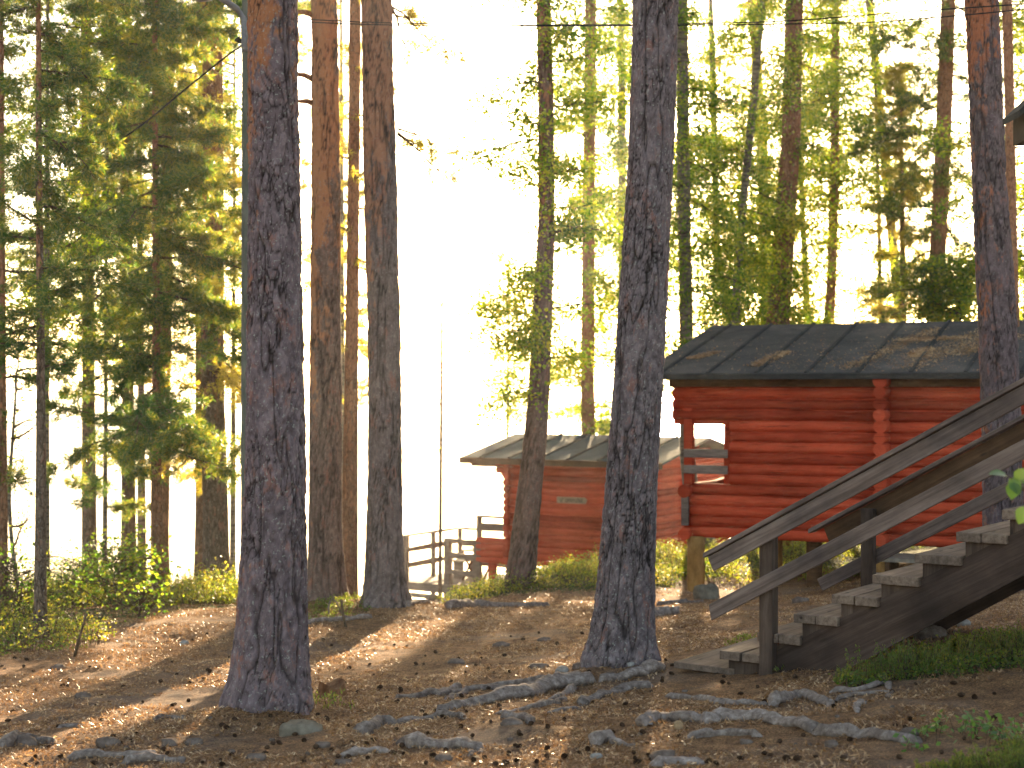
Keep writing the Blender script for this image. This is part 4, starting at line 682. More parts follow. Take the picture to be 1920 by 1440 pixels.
T27, k27 = tree('birch_tree', 'loose leafy birch high above the slim orange trunk', 'birch tree', 36.0, [(1625, -50, 14), (1690, 620, 20), (1690, 1060, 24)], M['birch'], seg=16, ztop=15)
crown(T27, axis_of(k27), 4.6, 14, 'leaf', 44, 2.6, 14000, 0.09, M['dark_leaf'], 42, lift=0.1, droop=0.3)
T28, k28 = tree('spruce_tree', 'dark bushy young spruce beside the red brown pine above the roof', 'spruce tree', 29.0, [(1690, 250, 6), (1694, 620, 14), (1695, 1050, 18)], M['bark_far'], seg=16, ztop=6.5)
crown(T28, axis_of(k28), 0.7, 6.4, 'pine', 50, 1.0, 3600, 0.10, M['sun_tint_needle'], 43, lift=0.0, droop=0.3, shape=lambda q: 1.2 - 0.8 * q)
T29, k29 = tree('pine_tree', 'orange pine trunk glimpsed right beside the dark stout right hand trunk', 'pine tree', 22.0, [(1888, 0, 18), (1893, 200, 18), (1900, 600, 22), (1905, 1000, 26)], M['bark_orange'], seg=20, ztop=12)
T30, k30 = tree('birch_tree', 'distant pale green birch seen between the small cabin and the leaning near trunk', 'birch tree', 41.0, [(1165, 100, 14), (1168, 600, 18), (1165, 1060, 22)], M['birch'], seg=14, ztop=13)
crown(T30, axis_of(k30), -1.2, 12, 'leaf', 56, 2.1, 16000, 0.10, M['dark_leaf'], 44, lift=0.15, droop=0.4)
T31, k31 = tree('pine_tree', 'tall pine far left whose dark boughs fill the upper left corner', 'pine tree', 26.0, [(160, 0, 16), (165, 500, 22), (168, 1110, 28)], M['bark_far'], seg=20, ztop=14)
crown(T31, axis_of(k31), 1.2, 13, 'pine', 60, 2.4, 11500, 0.125, M['needle'], 45, lift=0.05, droop=0.3)
# ------------------------------------------------------------------ utility pole with lamp, cables, nest box
pb = PT(468, 1120, 16.5); zg = gz1(pb[0], pb[1]); UP = thing('lamp_pole', 'green grey lamp pole hidden just left behind the nearest pine trunk', 'lamp pole', (pb[0], pb[1], zg))
mb = MB(); mb.tube([(pb[0] - 0.001 * i, pb[1], zg - 0.2 + 9.0 * i / 10) for i in range(11)], [0.10 - 0.003 * i for i in range(11)], 16); mb.build('pole', M['pole'], UP, True)
q0 = PT(459, 96, 16.3); q1 = PT(457, 35, 16.3); q2 = PT(444, 16, 16.2); q3 = PT(405, -10, 16.0); mb = MB(); mb.tube([q0, (q0 + q1) / 2, q1, q2, q3, PT(370, -30, 15.9)], 0.035, 10); mb.build('lamp_arm', M['metal'], UP, True)
h0 = PT(400, -6, 16.0); h1 = PT(340, -40, 15.8); mb = MB(); mb.tube([h0, h0 * 0.7 + h1 * 0.3, h1], [0.05, 0.13, 0.06], 10); mb.build('lamp_head', M['metal'], UP, True)
mb = MB(); mb.tube([PT(464, 80, 16.35), PT(448, 76, 16.3), PT(445, 72, 16.3)], [0.02, 0.03, 0.04], 8); mb.build('bracket', M['cable'], UP, True)
def cable(label, pts, r=0.006):
    P = np.array(pts); t = np.linspace(0, 1, len(P)); tt = np.linspace(0, 1, 60); C = np.stack([np.interp(tt, t, P[:, i]) for i in range(3)], 1)
    for _ in range(6): C[1:-1] = (C[:-2] + C[1:-1] * 2 + C[2:]) / 4
    mb = MB(); mb.tube(list(C), r, 6); o = mb.build('power_cable', M['cable'], None, True); tag(o, label, 'cable', 'overhead cables')
cable('upper overhead cable crossing the top of the wood to the right edge', [PT(464, 30, 16.4), PT(700, 43, 16), PT(1000, 47, 15.4), PT(1240, 46, 15), PT(1480, 40, 14.5), PT(1700, 22, 14), PT(1960, 5, 13.5)])
cable('lower overhead cable sagging beneath its twin towards the right edge', [PT(464, 36, 16.4), PT(700, 47, 16), PT(1000, 49, 15.4), PT(1240, 48, 15), PT(1480, 45, 14.5), PT(1640, 42, 14.2), PT(1790, 30, 13.9), PT(1960, 14, 13.5)])
cable('cable slanting down left from the lamp pole through the pine boughs', [PT(464, 78, 16.4), PT(425, 105, 17), PT(350, 165, 18), PT(270, 232, 19), (PT(160, 308, 20.5))], 0.011)
nb_ = thing('nest_box', 'dark nest box with sloping roof cut off by the right edge', 'nest box', PT(1945, 270, 10.2)); cB = PT(1945, 230, 10.2)
def wbox(mb, c, hx, hy, z0, z1): x, y, z = c; mb.hexa([(x - hx, y - hy, z + z0), (x + hx, y - hy, z + z0), (x + hx, y + hy, z + z0), (x - hx, y + hy, z + z0), (x - hx, y - hy, z + z1), (x + hx, y - hy, z + z1), (x + hx, y + hy, z + z1), (x - hx, y + hy, z + z1)])
mb = MB(); wbox(mb, cB, 0.125, 0.12, -0.14, 0.06); mb.build('box', M['ink'], nb_)
for sg in (-1, 1):
    x, y, z = cB; a0, a1 = 0.182 * sg, 0.0; mb = MB(); P = [(x + a0, y - 0.17, z + 0.008), (x + a1, y - 0.17, z + 0.175), (x + a1, y + 0.17, z + 0.175), (x + a0, y + 0.17, z + 0.008)]
    if sg > 0: P = [P[1], P[0], P[3], P[2]]
    mb.hexa(P + [(p[0], p[1], p[2] + 0.045) for p in P]); mb.build('roof_board', M['felt_edge'], nb_)
pp = PT(1960, 700, 10.45); NP_, _k = tree('pine_tree', 'thin pine just outside the right edge carrying the nest box', 'pine tree', 10.5, [(1962, 0, 40), (1962, 700, 44), (1962, 1200, 50)], M['bark_far'], seg=24, ztop=8)

# ------------------------------------------------------------------ roots, rocks, stump, sticks
def rootmesh(px_list, r0, r1, name, parent=None, label=None, lift=0.25, group=None, seed=0, mat='root'):
    P = [GP(u, v, 6, 30) for u, v in px_list]; C = []
    for i in range(len(P) - 1):
        m = max(3, int(np.linalg.norm(P[i + 1] - P[i]) / 0.04))
        for j in range(m): C.append(P[i] + (P[i + 1] - P[i]) * j / m)
    C.append(P[-1]); C = np.array(C)
    for _ in range(12):
        if len(C) > 4: C[1:-1] = (C[:-2] + 2 * C[1:-1] + C[2:]) / 4
    n = len(C); q = np.linspace(0, 1, n); rr = (r0 + (r1 - r0) * q) * 1.12; rr = rr * (1 + 0.13 * vnoise(np.stack([q * 8 + seed, q * 0, q * 0], 1), seed) + 0.1 * vnoise(np.stack([q * 47, q * 0 + seed, q * 0], 1), seed))
    rr[0] *= 0.5; rr[-1] *= 0.35; C[:, 0] += 0.03 * vnoise(np.stack([q * 11, q * 0 + seed, q * 0], 1), 3); C[:, 2] = gz(C[:, 0], C[:, 1]) + rr * (lift * 0.95 - 0.05 + 0.45 * vnoise(np.stack([q * 7 + seed, q * 0, q * 0], 1), 9) * (1 if lift < 1 else 0.2))
    C[0, 2] -= r0 * 0.7; C[-1, 2] -= r1
    seg = 16; V = []
    for i in range(n):
        t = C[min(i + 1, n - 1)] - C[max(i - 1, 0)]; t /= np.linalg.norm(t) + 1e-9; a = np.cross([0, 0, 1.0], t); a /= np.linalg.norm(a) + 1e-9; b = np.cross(t, a); th = np.linspace(0, 2 * np.pi, seg, endpoint=False)
        ri = rr[i] * (1 + 0.12 * np.sin(3 * th + seed + i * 0.05) + 0.07 * np.sin(7 * th + seed))[:, None]; V.append(C[i] + ri * (np.cos(th)[:, None] * a * 1.15 + np.sin(th)[:, None] * b))
    V = np.concatenate(V); V += 0.07 * (r0 + r1) / 2 * np.stack([fbm(V * 30, seed, 2), fbm(V * 30, seed + 4, 2), fbm(V * 30, seed + 8, 2)], 1)
    ii = np.arange(n * seg).reshape(n, seg); nx_ = np.roll(ii, -1, 1); Fq = np.stack([ii[:-1], nx_[:-1], nx_[1:], ii[1:]], 2).reshape(-1, 4)
    o = mesh_np(name, V, Fq, M[mat], parent, True)
    if label: tag(o, label, 'stick' if 'stick' in name else 'tree root', group)
    return o
for i, (pl, a_, b_, lf) in enumerate((
    ([(1112, 1276), (1085, 1283), (1040, 1293), (980, 1308), (900, 1322), (825, 1338)], 0.062, 0.030, 0.75), ([(1110, 1268), (1060, 1275), (1000, 1280), (930, 1287), (870, 1300), (815, 1306)], 0.032, 0.022, 0.5), ([(1050, 1284), (1000, 1290), (940, 1294), (880, 1293), (830, 1312)], 0.024, 0.018, 0.5),
    ([(870, 1293), (850, 1298), (800, 1306), (735, 1312)], 0.034, 0.015, 0.5), ([(1235, 1254), (1210, 1266), (1170, 1276), (1120, 1280)], 0.05, 0.03, 0.4), ([(1060, 1312), (1020, 1325), (980, 1332), (930, 1340)], 0.022, 0.016, 0.3),
    ([(1230, 1288), (1190, 1290), (1150, 1300), (1105, 1315), (1090, 1325)], 0.036, 0.028, 0.3), ([(1085, 1290), (1060, 1300), (1040, 1312), (1000, 1330)], 0.028, 0.014, 0.5), ([(1085, 1330), (1040, 1335), (1020, 1340)], 0.018, 0.01, 0.4))):
    rootmesh(pl, a_, b_, 'root', T2, lift=lf, seed=i * 3 + 1)
for i, (pl, a_, b_, lf, lb) in enumerate((
    ([(1208, 1360), (1225, 1350), (1270, 1350), (1325, 1352)], 0.040, 0.034, 0.5, 'short thick grey root left of the tan stone in the foreground'),
    ([(1325, 1356), (1345, 1347), (1400, 1350), (1460, 1357), (1510, 1358), (1530, 1372)], 0.040, 0.034, 0.5, 'long pale humped root crossing the ground below the stair foot'),
    ([(1530, 1372), (1600, 1380), (1650, 1388), (1735, 1392)], 0.034, 0.024, 0.6, 'straight grey root running to the heather in the right foreground'),
    ([(682, 1378), (700, 1358), (725, 1352), (745, 1360)], 0.045, 0.03, 0.6, 'knobby root bulging from the ground right of the nearest trunk'), ([(740, 1360), (790, 1350), (830, 1345), (875, 1348)], 0.028, 0.022, 0.4, 'low brown root running right from the knobby bulge'),
    ([(762, 1402), (785, 1397), (830, 1404), (880, 1402), (905, 1408)], 0.044, 0.032, 0.7, 'smooth bone shaped grey root at the bottom centre'), ([(905, 1408), (895, 1414), (868, 1422)], 0.018, 0.01, 0.6, 'thin crooked root tip below the bone shaped root'),
    ([(1455, 1325), (1485, 1310), (1515, 1307), (1560, 1324)], 0.036, 0.022, 0.9, 'arched grey root standing clear of the ground below the stairs'), ([(1250, 1305), (1290, 1308), (1340, 1318), (1400, 1322), (1440, 1322)], 0.024, 0.016, 0.4, 'thin flat root between the leaning trunk and the arched root'),
    ([(1125, 1398), (1138, 1384), (1160, 1394), (1190, 1402)], 0.040, 0.012, 0.7, 'pale wedge shaped root stub at the bottom right of centre'), ([(1605, 1338), (1607, 1328), (1622, 1316)], 0.015, 0.012, 0.9, 'small hooked pale root on bare ground below the bushes'),
    ([(1556, 1300), (1590, 1292), (1612, 1296), (1640, 1290), (1652, 1282), (1675, 1292)], 0.018, 0.014, 0.6, 'forked pale root at the edge of the bushes by the stairs'), ([(1568, 1315), (1600, 1303), (1650, 1300), (1665, 1296), (1672, 1310)], 0.012, 0.010, 0.6, 'slim pale rootlet just below the forked root'),
    ([(845, 1142), (900, 1136), (970, 1138), (1030, 1137)], 0.05, 0.035, 0.7, 'dark log like root before the mossy patch by the small cabin'), ([(578, 1172), (600, 1164), (640, 1166), (672, 1160), (700, 1158)], 0.030, 0.022, 0.9, 'pale bent root between the two straight mid trunks'),
    ([(762, 1138), (785, 1130), (800, 1124), (830, 1126)], 0.03, 0.02, 0.7, 'light crooked root beside the deck step'), ([(1220, 1158), (1245, 1149), (1275, 1150)], 0.06, 0.05, 0.4, 'smooth pale log shaped root right of the leaning trunk'), ([(1228, 1135), (1270, 1132), (1320, 1130)], 0.03, 0.02, 0.5, 'dark thin root in shade left of the cabin pillar'),
    ([(0, 1402), (30, 1388), (70, 1390), (110, 1396)], 0.05, 0.02, 0.4, 'sunlit root lump at the bottom left corner'), ([(220, 1435), (260, 1423), (300, 1424), (350, 1432)], 0.03, 0.02, 0.5, 'curved root along the bottom edge left of the nearest trunk'),
    ([(120, 1424), (170, 1418), (230, 1421), (300, 1419)], 0.03, 0.02, 0.4, 'wavy grey root low in the left foreground'), ([(290, 1352), (310, 1346), (345, 1348)], 0.018, 0.014, 0.5, 'small sunlit root left of the nearest trunk'), ([(100, 1366), (125, 1361), (150, 1363)], 0.016, 0.012, 0.6, 'short pale root lying in the sunlit strip'),
    ([(1280, 1385), (1330, 1378), (1390, 1376), (1430, 1382)], 0.03, 0.02, 0.3, 'half buried root under the long humped root'), ([(640, 1420), (690, 1408), (740, 1412)], 0.03, 0.02, 0.3, 'half buried root left of the bone shaped root'), ([(1225, 1438), (1260, 1428), (1330, 1432)], 0.035, 0.02, 0.4, 'grey root at the bottom edge right of centre'),
    ([(940, 1345), (975, 1348), (1000, 1358)], 0.03, 0.02, 0.5, 'stub of root behind the flat centre stone'))):
    rootmesh(pl, a_, b_, 'exposed_root', None, lb, lf, 'exposed roots on the forest floor', seed=i * 5 + 100)
def rock(u, v, wpx, hpx, mat, label, seed, group=None, name='stone'):
    p = GP(u, v + hpx * 0.25, 6, 30); Y_ = p[1]; rx = wpx / 2 / F * Y_; rz = hpx / F * Y_ * 0.75; n1, n2 = 20, 12
    th, ph = np.meshgrid(np.linspace(0, 2 * np.pi, n1, endpoint=False), np.linspace(-np.pi / 2 + 0.02, np.pi / 2 - 0.02, n2)); D = np.stack([np.cos(ph) * np.cos(th), np.cos(ph) * np.sin(th), np.sin(ph)], 2).reshape(-1, 3)
    s_ = np.sign(D) * np.abs(D) ** 0.8; d = 1 + 0.22 * fbm(D * 1.4 + seed, seed, 2) + 0.05 * fbm(D * 6 + seed, seed + 2, 2); V = s_ * d[:, None] * np.array([rx, rx * 0.75, rz]); ii = np.arange(n1 * n2).reshape(n2, n1); nx_ = np.roll(ii, -1, 1)
    Fq = np.stack([ii[:-1], nx_[:-1], nx_[1:], ii[1:]], 2).reshape(-1, 4); o = mesh_np(name, V, Fq, M[mat], None, True); o.location = tuple(p); return tag(o, label, 'stone', group)
for i, a_ in enumerate((
    (565, 1366, 84, 30, 'rock_green', 'rounded greenish boulder at the foot of the nearest trunk'), (1745, 1186, 60, 28, 'rock', 'grey boulder right of the stair underside'), (1805, 1168, 30, 12, 'rock_pale', 'flat pale stone behind the grey boulder on the right'), (1325, 1114, 46, 34, 'rock_green', 'mossy stone beside the ochre corner pillar'),
    (1272, 1362, 20, 18, 'rock_tan', 'small tan stone leaning on the pale root'), (1705, 1374, 34, 22, 'rock', 'dark stone above the straight root on the right'), (1243, 1420, 46, 22, 'rock', 'grey stone at the bottom edge right of centre'), (1500, 1126, 34, 12, 'rock', 'flat stone behind the stair foot'),
    (960, 1354, 40, 14, 'rock', 'flat stone below the big root of the leaning trunk'), (1055, 1256, 26, 16, 'rock_pale', 'light stone touching the leaning trunk on its left'), (1085, 1250, 22, 12, 'rock', 'grey stone squeezed behind the light stone by the leaning trunk'), (1012, 1250, 40, 12, 'rock', 'long flat stone in the shade left of the leaning trunk'),
    (1020, 1200, 30, 8, 'rock', 'sunken slab left of the leaning trunk, the farther one'), (855, 1240, 30, 9, 'rock', 'sunken slab in the middle of the shaded ground'), (940, 1210, 34, 9, 'rock', 'low stone on the sunlit rise'), (45, 1392, 46, 26, 'rock', 'rounded dark stone at the lower left corner'),
    (108, 1252, 26, 12, 'rock', 'grey stone at the edge of the left undergrowth'), (155, 1306, 30, 14, 'rock', 'stone casting a shadow in the sunlit strip'), (203, 1392, 44, 16, 'rock', 'flat grey stone in the shaded left foreground'), (318, 1392, 30, 14, 'rock', 'grey stone left of the nearest trunk base'),
    (362, 1392, 34, 14, 'rock', 'dark stone close left of the nearest trunk base'), (345, 1206, 18, 9, 'rock_pale', 'pale pebble at the upper edge of the sunlit ground'), (645, 1430, 34, 14, 'rock', 'stone at the bottom edge below the greenish boulder'), (605, 1398, 30, 10, 'rock', 'low stone behind the greenish boulder'), (830, 1422, 34, 12, 'rock', 'stone below the bone shaped root'),
    (760, 1392, 34, 14, 'rock', 'stone above the bone shaped root'), (1180, 1245, 24, 10, 'rock_pale', 'pale stone tucked beneath the leaning trunk roots'), (1400, 1390, 24, 10, 'rock', 'small stone below the long humped root'), (1560, 1395, 26, 12, 'rock', 'small stone left of the heather'), (480, 1420, 40, 12, 'rock', 'flat stone in shade below the nearest trunk'),
    (1118, 1418, 24, 10, 'rock_pale', 'pale pebble below the wedge shaped root stub'))):
    rock(*a_[:5], a_[5], i * 11 + 3)
# little chips of stone, one mesh shared
rk = rng; base_st = None; r_ = np.random.default_rng(77)
for i in range(50):
    u = r_.uniform(0, 1900); v = r_.uniform(1190, 1438); p = GP(u, v, 6, 30)
    if base_st is None:
        base_st = rock(u, v, 14, 8, 'rock', None, 500, name='pebble'); o = base_st
    else:
        o = base_st.copy(); col.objects.link(o)
    o.location = tuple(p); o.rotation_euler = (0, 0, r_.uniform(0, 6)); s_ = r_.uniform(0.35, 1.0); o.scale = (s_, s_ * r_.uniform(0.7, 1.2), s_ * 0.8); tag(o, 'small grey pebble half sunk among the pine needles', 'pebble', 'pebbles strewn on the forest floor')
# stump
p = GP(620, 1308, 6, 30); SM = thing('cut_stump', 'low reddish cut stump with split top right of the nearest trunk', 'stump', p); n = 20; V = []; mb = MB()
for j, (h, rr_) in enumerate(((-0.05, 0.125), (0.0, 0.115), (0.05, 0.10), (0.10, 0.095))):
    for k in range(n):
        th = 2 * math.pi * k / n; r1 = rr_ * (1 + 0.12 * math.sin(3 * th + 1) + 0.06 * math.sin(7 * th)); hh = h + (0.03 * math.sin(2 * th) if j == 3 else 0); V.append((p[0] + r1 * math.cos(th), p[1] + r1 * math.sin(th), p[2] + hh))
V.append((p[0], p[1], p[2] + 0.065)); mb.add(V, [(j * n + k, j * n + (k + 1) % n, (j + 1) * n + (k + 1) % n, (j + 1) * n + k) for j in range(3) for k in range(n)] + [(3 * n + k, 3 * n + (k + 1) % n, 4 * n) for k in range(n)]); mb.build('stump_body', M['stump'], SM)
# dead branch by the mid trunks, a stick in the left undergrowth
def sticky(label, pts, r, name='dead_branch', mat='twig'):
    mb = MB(); P = [np.array(q) for q in pts]; mb.tube(P, [r * (1 - 0.5 * i / len(P)) for i in range(len(P))], 7, True, 0.1); tag(mb.build(name, M[mat], None, True), label, 'branch')
b0 = GP(650, 1176, 6, 30); Yb = b0[1]; sticky('upright dark broken branch stuck in the ground before the mid trunks', [b0 - [0, 0, 0.05], PT(645, 1160, Yb), PT(642, 1142, Yb), PT(640, 1124, Yb)], 0.018)
b0 = GP(617, 1155, 6, 30); Yb = b0[1]; sticky('thin pale hooped branch arching before the mid trunks', [b0, PT(616, 1140, Yb), PT(619, 1127, Yb), PT(624, 1123, Yb), PT(630, 1128, Yb), PT(640, 1150, Yb)], 0.012, mat='root')
b0 = GP(140, 1232, 6, 30); Yb = b0[1]; sticky('dark dead stick leaning in the left undergrowth', [b0, PT(148, 1200, Yb), PT(155, 1175, Yb), PT(162, 1150, Yb)], 0.016)

# ------------------------------------------------------------------ cones, litter
r_ = np.random.default_rng(91)
def cone_mesh():
    V, Fc = [], []; m = 9; L_ = 0.045; R0 = 0.017
    for i in range(m):
        q = i / (m - 1); z = (q - 0.5) * L_; rr_ = R0 * math.sin(math.pi * (0.12 + 0.80 * q)) ** 0.7
        for k in range(8):
            th = 2 * math.pi * (k + 0.5 * (i % 2)) / 8; a = len(V); c, s_ = math.cos(th), math.sin(th); c2, s2 = math.cos(th + 0.42), math.sin(th + 0.42); c0, s0 = math.cos(th - 0.42), math.sin(th - 0.42)
            V += [(z, rr_ * 0.45 * c0, rr_ * 0.45 * s0), (z, rr_ * 0.45 * c2, rr_ * 0.45 * s2), (z + 0.006, rr_ * 1.05 * c2, rr_ * 1.05 * s2), (z + 0.009, rr_ * 1.25 * c, rr_ * 1.25 * s_), (z + 0.006, rr_ * 1.05 * c0, rr_ * 1.05 * s0)]; Fc.append((a, a + 1, a + 2, a + 3, a + 4))
    mb = MB(); mb.add(V, Fc); mb.tube([(-L_ / 2, 0, 0), (0, 0, 0), (L_ / 2, 0, 0)], [R0 * 0.5, R0 * 0.8, R0 * 0.4], 8); return mb
c0 = cone_mesh().build('pine_cone', M['cone']); first = True
for i in range(290):
    u = r_.uniform(0, 1910); v = 1438 - 250 * r_.uniform() ** 1.15
    if i % 3 == 0: u = r_.normal(780, 260)
    p = GP(u, v, 6, 26)
    if first: o = c0; first = False
    else: o = c0.copy(); col.objects.link(o)
    s_ = r_.uniform(0.5, 0.9); o.scale = (s_,) * 3; o.location = (p[0], p[1], p[2] + 0.014 * s_); o.rotation_euler = (r_.uniform(0, 6), r_.uniform(-0.4, 0.4), r_.uniform(0, 6)); tag(o, 'dark fallen pine cone lying on the needle covered ground', 'pine cone', 'pine cones strewn on the forest floor')
def litter(n, ylo, yhi, size, seed, asp):
    q = np.random.default_rng(seed); Y_ = ylo + (yhi - ylo) * q.uniform(0, 1, n) ** 0.9; X_ = q.uniform(-0.37, 0.37, n) * (Y_ + 1.5)
    dn = fbm(np.stack([X_ * 1.3, Y_ * 1.3, X_ * 0], 1), 40, 3); keep = dn > -0.35; X_, Y_ = X_[keep], Y_[keep]; C = np.stack([X_, Y_, gz(X_, Y_) + q.uniform(0.003, 0.014, len(X_))], 1)
    V, Fq = chips(C, size, q, None, 0.75, asp); return V, Fq, q.uniform(0, 1, len(Fq))
V1, F1, a1 = litter(130000, 6.6, 22, 0.013, 1, (0.18, 0.6)); V2, F2, a2 = litter(130000, 6.6, 20, 0.026, 2, (0.06, 0.12))
tag(mesh_np('needle_litter', np.concatenate([V1, V2]), np.concatenate([F1, F2 + len(V1)]), M['litter'], attrs={'rnd': ('FACE', np.concatenate([a1, a2 * 0.8]))}), 'dry brown needles, bark flakes and cone scales over the forest floor', 'forest litter', kind='stuff')

# ------------------------------------------------------------------ undergrowth
def shrubs(name, label, cat, blobs, n_st, hgt, leaf, mat, seed, per=14, spread=0.09, up=0.7, upr=False):
    q = np.random.default_rng(seed); X_, Y_ = [], []
    ar = np.array([b[2] * b[3] for b in blobs]); k = q.choice(len(blobs), n_st, p=ar / ar.sum()); th = q.uniform(0, 2 * np.pi, n_st); rr = np.sqrt(q.uniform(0, 1, n_st)); B = np.array(blobs)
    X_ = B[k, 0] + B[k, 2] * rr * np.cos(th); Y_ = B[k, 1] + B[k, 3] * rr * np.sin(th); edge = 1 - 0.6 * rr ** 3
    dens = fbm(np.stack([X_ * 1.2, Y_ * 1.2, X_ * 0], 1), seed, 3); keep = dens + edge > 0.25; X_, Y_, edge, dens = X_[keep], Y_[keep], edge[keep], dens[keep]; m = len(X_)
    H_ = hgt * edge * np.clip(1 + 0.9 * dens, 0.25, 2) * q.uniform(0.5, 1.15, m); Z_ = gz(X_, Y_); base = np.stack([X_, Y_, Z_], 1); ln = q.normal(0, 0.25, (m, 3)); ln[:, 2] = 1; tip = base + ln * H_[:, None]
    V1, F1 = tubes_np(np.stack([base, tip], 1), np.full(m, 0.003), np.full(m, 0.0015)); pk = np.repeat(np.arange(m), per); f = q.uniform(0.25, 1.05, (len(pk), 1)); C = base[pk] + (tip - base)[pk] * f + q.normal(0, spread, (len(pk), 3)) * np.array([1, 1, 0.35]) * (1 if not upr else 0.25)
    if upr:
        a = (tip - base)[pk]; a = a / np.linalg.norm(a, axis=1)[:, None] + q.normal(0, 0.5, C.shape); a /= np.linalg.norm(a, axis=1)[:, None]; b = np.cross(a, q.normal(0, 1, C.shape)); b /= np.linalg.norm(b, axis=1)[:, None]; L_ = leaf * q.uniform(0.6, 1.3, (len(C), 1)); wd = 0.16
    else:
        nn = q.normal(0, 0.6, C.shape) + np.array([0, 0, up]); nn /= np.linalg.norm(nn, axis=1)[:, None]; a = np.cross(nn, q.normal(0, 1, C.shape)); a /= np.linalg.norm(a, axis=1)[:, None]; b = np.cross(nn, a); L_ = leaf * q.uniform(0.6, 1.3, (len(C), 1)); wd = 0.3
    V2 = np.stack([C - a * L_ * 0.5, C - b * L_ * wd, C + a * L_ * 0.5, C + b * L_ * wd], 1).reshape(-1, 3); nf = len(C); F2 = np.arange(4 * nf).reshape(-1, 4) + len(V1)
    o = mesh_np(name, np.concatenate([V1, V2]), np.concatenate([F1, F2]), [mat, M['twig']], None, attrs={'rnd': ('FACE', np.concatenate([np.zeros(len(F1)), q.uniform(0, 1, nf)]))}, midx=np.concatenate([np.ones(len(F1)), np.zeros(nf)])); return tag(o, label, cat, kind='stuff')
shrubs('bilberry_undergrowth', 'green and golden bilberry undergrowth over the left bank', 'undergrowth', [(-7.6, 19.0, 3.4, 3.4), (-4.2, 21.4, 1.5, 2.0), (-5.6, 21.8, 2.4, 1.8), (-6.4, 15.4, 2.2, 1.6), (-3.9, 20.6, 1.3, 1.6), (-10.5, 18, 3, 5)], 17000, 0.30, 0.036, M['bilberry'], 201, per=9, spread=0.06)
shrubs('bilberry_undergrowth', 'low bright green bilberry mat before the small cabin', 'undergrowth', [(0.7, 22.4, 1.75, 1.5), (-0.2, 21.2, 0.8, 0.6), (1.6, 24.5, 2.0, 2.2), (2.6, 26.0, 1.5, 2.0)], 5500, 0.20, 0.034, M['bilberry'], 202, per=9, spread=0.06)
shrubs('bilberry_undergrowth', 'grassy green cover under and behind the raised large cabin', 'undergrowth', [(4.6, 26.5, 3.4, 2.6), (2.9, 23.6, 0.7, 1.0), (4.4, 22.6, 1.2, 0.9)], 3800, 0.14, 0.034, M['bilberry'], 203, per=9)
shrubs('heather_patch', 'dark green heather and grass patch below the staircase', 'heather', [(2.72, 10.15, 0.32, 0.24), (3.3, 10.3, 0.55, 0.22), (3.6, 9.8, 0.3, 0.2), (2.35, 10.1, 0.16, 0.12)], 430, 0.17, 0.020, M['heather'], 204, per=40, upr=True, spread=0.03)
shrubs('bilberry_patch', 'sunlit reddish bilberry sprigs at the right edge behind the heather', 'undergrowth', [(3.45, 10.6, 0.45, 0.3), (2.9, 10.6, 0.3, 0.25), (2.35, 9.98, 0.2, 0.14), (3.0, 10.0, 0.5, 0.2)], 520, 0.14, 0.028, M['bilberry'], 205, per=12, spread=0.03)
shrubs('heather_patch', 'olive heather tufts filling the lower right corner', 'heather', [(2.25, 7.15, 0.26, 0.16), (2.6, 7.3, 0.22, 0.18), (2.0, 7.1, 0.10, 0.08)], 420, 0.11, 0.016, M['heather'], 206, per=46, upr=True, spread=0.02)
shrubs('bilberry_patch', 'few broad pale leaves above the corner heather', 'undergrowth', [(2.45, 7.9, 0.45, 0.25)], 40, 0.10, 0.040, M['lit_leaf'], 207, per=7, spread=0.04)
shrubs('grass_tuft', 'sparse grass around the trodden ground by the trunks', 'grass', [(-2.3, 17.0, 0.7, 0.5), (-1.9, 17.6, 0.5, 0.4), (-1.3, 10.6, 0.2, 0.2), (1.95, 11.0, 0.12, 0.1), (2.35, 12.9, 0.5, 0.35)], 420, 0.07, 0.03, M['heather'], 208, per=9, upr=True)
def bush(label, u, v, Y_, wm, hm, n, mat, seed, size=0.05, name='leafy_bush'):
    p = PT(u, v, Y_); z = gz1(p[0], p[1]); root = thing(name, label, 'bush', (p[0], p[1], z)); q = np.random.default_rng(seed)
    mb = MB(); 
    for i in range(5):
        e_ = np.array([p[0] + q.normal(0, wm * 0.3), p[1] + q.normal(0, wm * 0.3), z + hm * q.uniform(0.7, 1.0)]); mb.tube([(p[0], p[1], z - 0.03), ((p[0] + e_[0]) / 2 + 0.02, (p[1] + e_[1]) / 2, z + hm * 0.45), e_], [0.012, 0.008, 0.004], 5)
    mb.build('stem', M['twig'], root); crown(root, lambda z_: (p[0], p[1]), z + hm * 0.25, z + hm, 'leaf', 26, wm * 0.6, n, size, mat, seed, name='foliage', lift=0.3, fill=0.2, rb=0.006)
bush('leafy young rowan bush on the crest of the left bank', 215, 1120, 19.0, 1.1, 0.62, 1300, M['dark_leaf'], 301, 0.07)
bush('low leafy shoot at the front of the left undergrowth', 262, 1170, 17.5, 0.5, 0.30, 220, M['dark_leaf'], 302, 0.06)
bush('dark heather like shrub crowning the left mound', 160, 1120, 20.5, 1.3, 0.5, 2400, M['dark_leaf'], 303, 0.04)
bush('leafy shoot with round leaves at the left edge', 32, 1120, 17.5, 0.6, 0.7, 300, M['dark_leaf'], 304, 0.06)
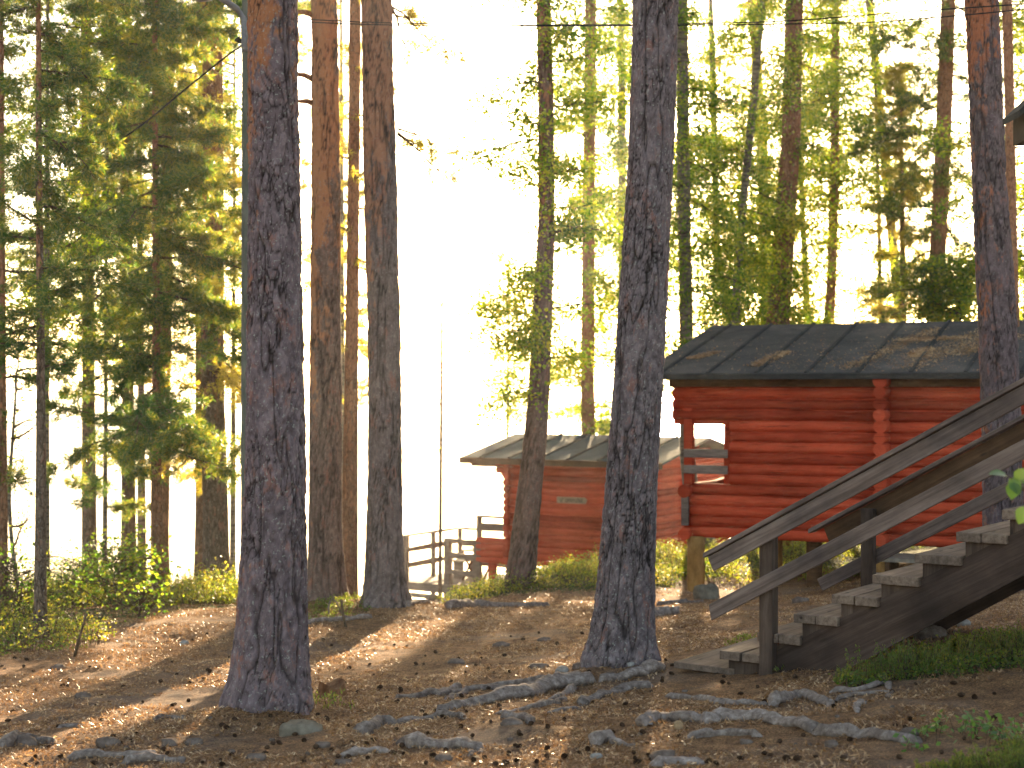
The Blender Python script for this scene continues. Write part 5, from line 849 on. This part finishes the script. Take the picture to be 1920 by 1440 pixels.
# sapling sprig beside the staircase: big leaves
sp = PT(1975, 1300, 6.3); SPG = thing('aspen_sapling', 'sprig of large fresh green leaves reaching in over the stairs from the right', 'sapling', (sp[0], sp[1], gz1(sp[0], sp[1])))
mb = MB(); a_ = PT(1975, 1100, 6.3); b_ = PT(1930, 930, 6.2); c_ = PT(1885, 890, 6.15); mb.tube([(sp[0], sp[1], gz1(sp[0], sp[1]) - 0.05), a_, PT(1960, 1000, 6.3), b_, PT(1905, 902, 6.2), c_], [0.009, 0.008, 0.007, 0.005, 0.003, 0.002], 7); mb.build('stem', M['twig'], SPG, True)
def bigleaf(c, d, nrm, L_):
    d = np.array(d, float); d /= np.linalg.norm(d); nrm = np.array(nrm, float); s_ = np.cross(nrm, d); s_ /= np.linalg.norm(s_); nrm = np.cross(d, s_); V = []; n = 8
    for i in range(n + 1):
        q = i / n; wd = 0.42 * L_ * math.sin(math.pi * q ** 0.8) ** 0.9 * (1 + 0.05 * math.sin(19 * q)); c_ = np.array(c) + d * L_ * q + nrm * (-0.15 * L_ * q * q)
        V += [c_ - s_ * wd + nrm * wd * 0.25, c_, c_ + s_ * wd + nrm * wd * 0.25]
    return V, [(3 * i + j, 3 * i + j + 1, 3 * i + j + 4, 3 * i + j + 3) for i in range(n) for j in range(2)]
for i, (u, v, dx, dz, nr, L_) in enumerate(((1890, 893, -1, 0.25, (0.1, -0.35, 1), 0.085), (1892, 897, 0.6, -0.8, (0.2, -1, 0.5), 0.08), (1900, 903, -0.1, -1, (0, -1, 0.35), 0.075), (1925, 925, 1, -0.6, (0, -1, 0.4), 0.09), (1915, 905, 0.9, 0.2, (0, -0.6, 1), 0.085), (1905, 900, 0.3, 0.5, (0.2, -0.9, 0.6), 0.06), (1925, 950, -0.5, -1, (0, -1, 0.5), 0.08), (1935, 960, 0.5, -1, (0, -1, 0.5), 0.09))):
    V, Fq = bigleaf(PT(u, v, 6.18), (dx, -0.15, dz), nr, L_); mesh_np('leaf', V, Fq, M['lit_leaf'], SPG, True, attrs={'rnd': ('FACE', np.full(len(Fq), 0.3 + 0.07 * i))})

# ------------------------------------------------------------------ haze: one closed box of thin even air round everything
mb = MB(); mb.hexa([(-1700, -1700, -400), (1700, -1700, -400), (1700, 1700, -400), (-1700, 1700, -400), (-1700, -1700, 19), (1700, -1700, 19), (1700, 1700, 19), (-1700, 1700, 19)])
hm = bpy.data.materials.new('haze_air'); hm.use_nodes = True; t = hm.node_tree; t.nodes.remove(t.nodes['Principled BSDF']); pv = t.nodes.new('ShaderNodeVolumePrincipled')
pv.inputs['Color'].default_value = (0.95, 0.97, 1.0, 1); pv.inputs['Density'].default_value = 0.00045; pv.inputs['Anisotropy'].default_value = 0.72; t.links.new(pv.outputs[0], t.nodes['Material Output'].inputs['Volume'])
hz = mb.build('haze', hm); tag(hz, 'thin sunlit evening haze', 'haze', kind='stuff')
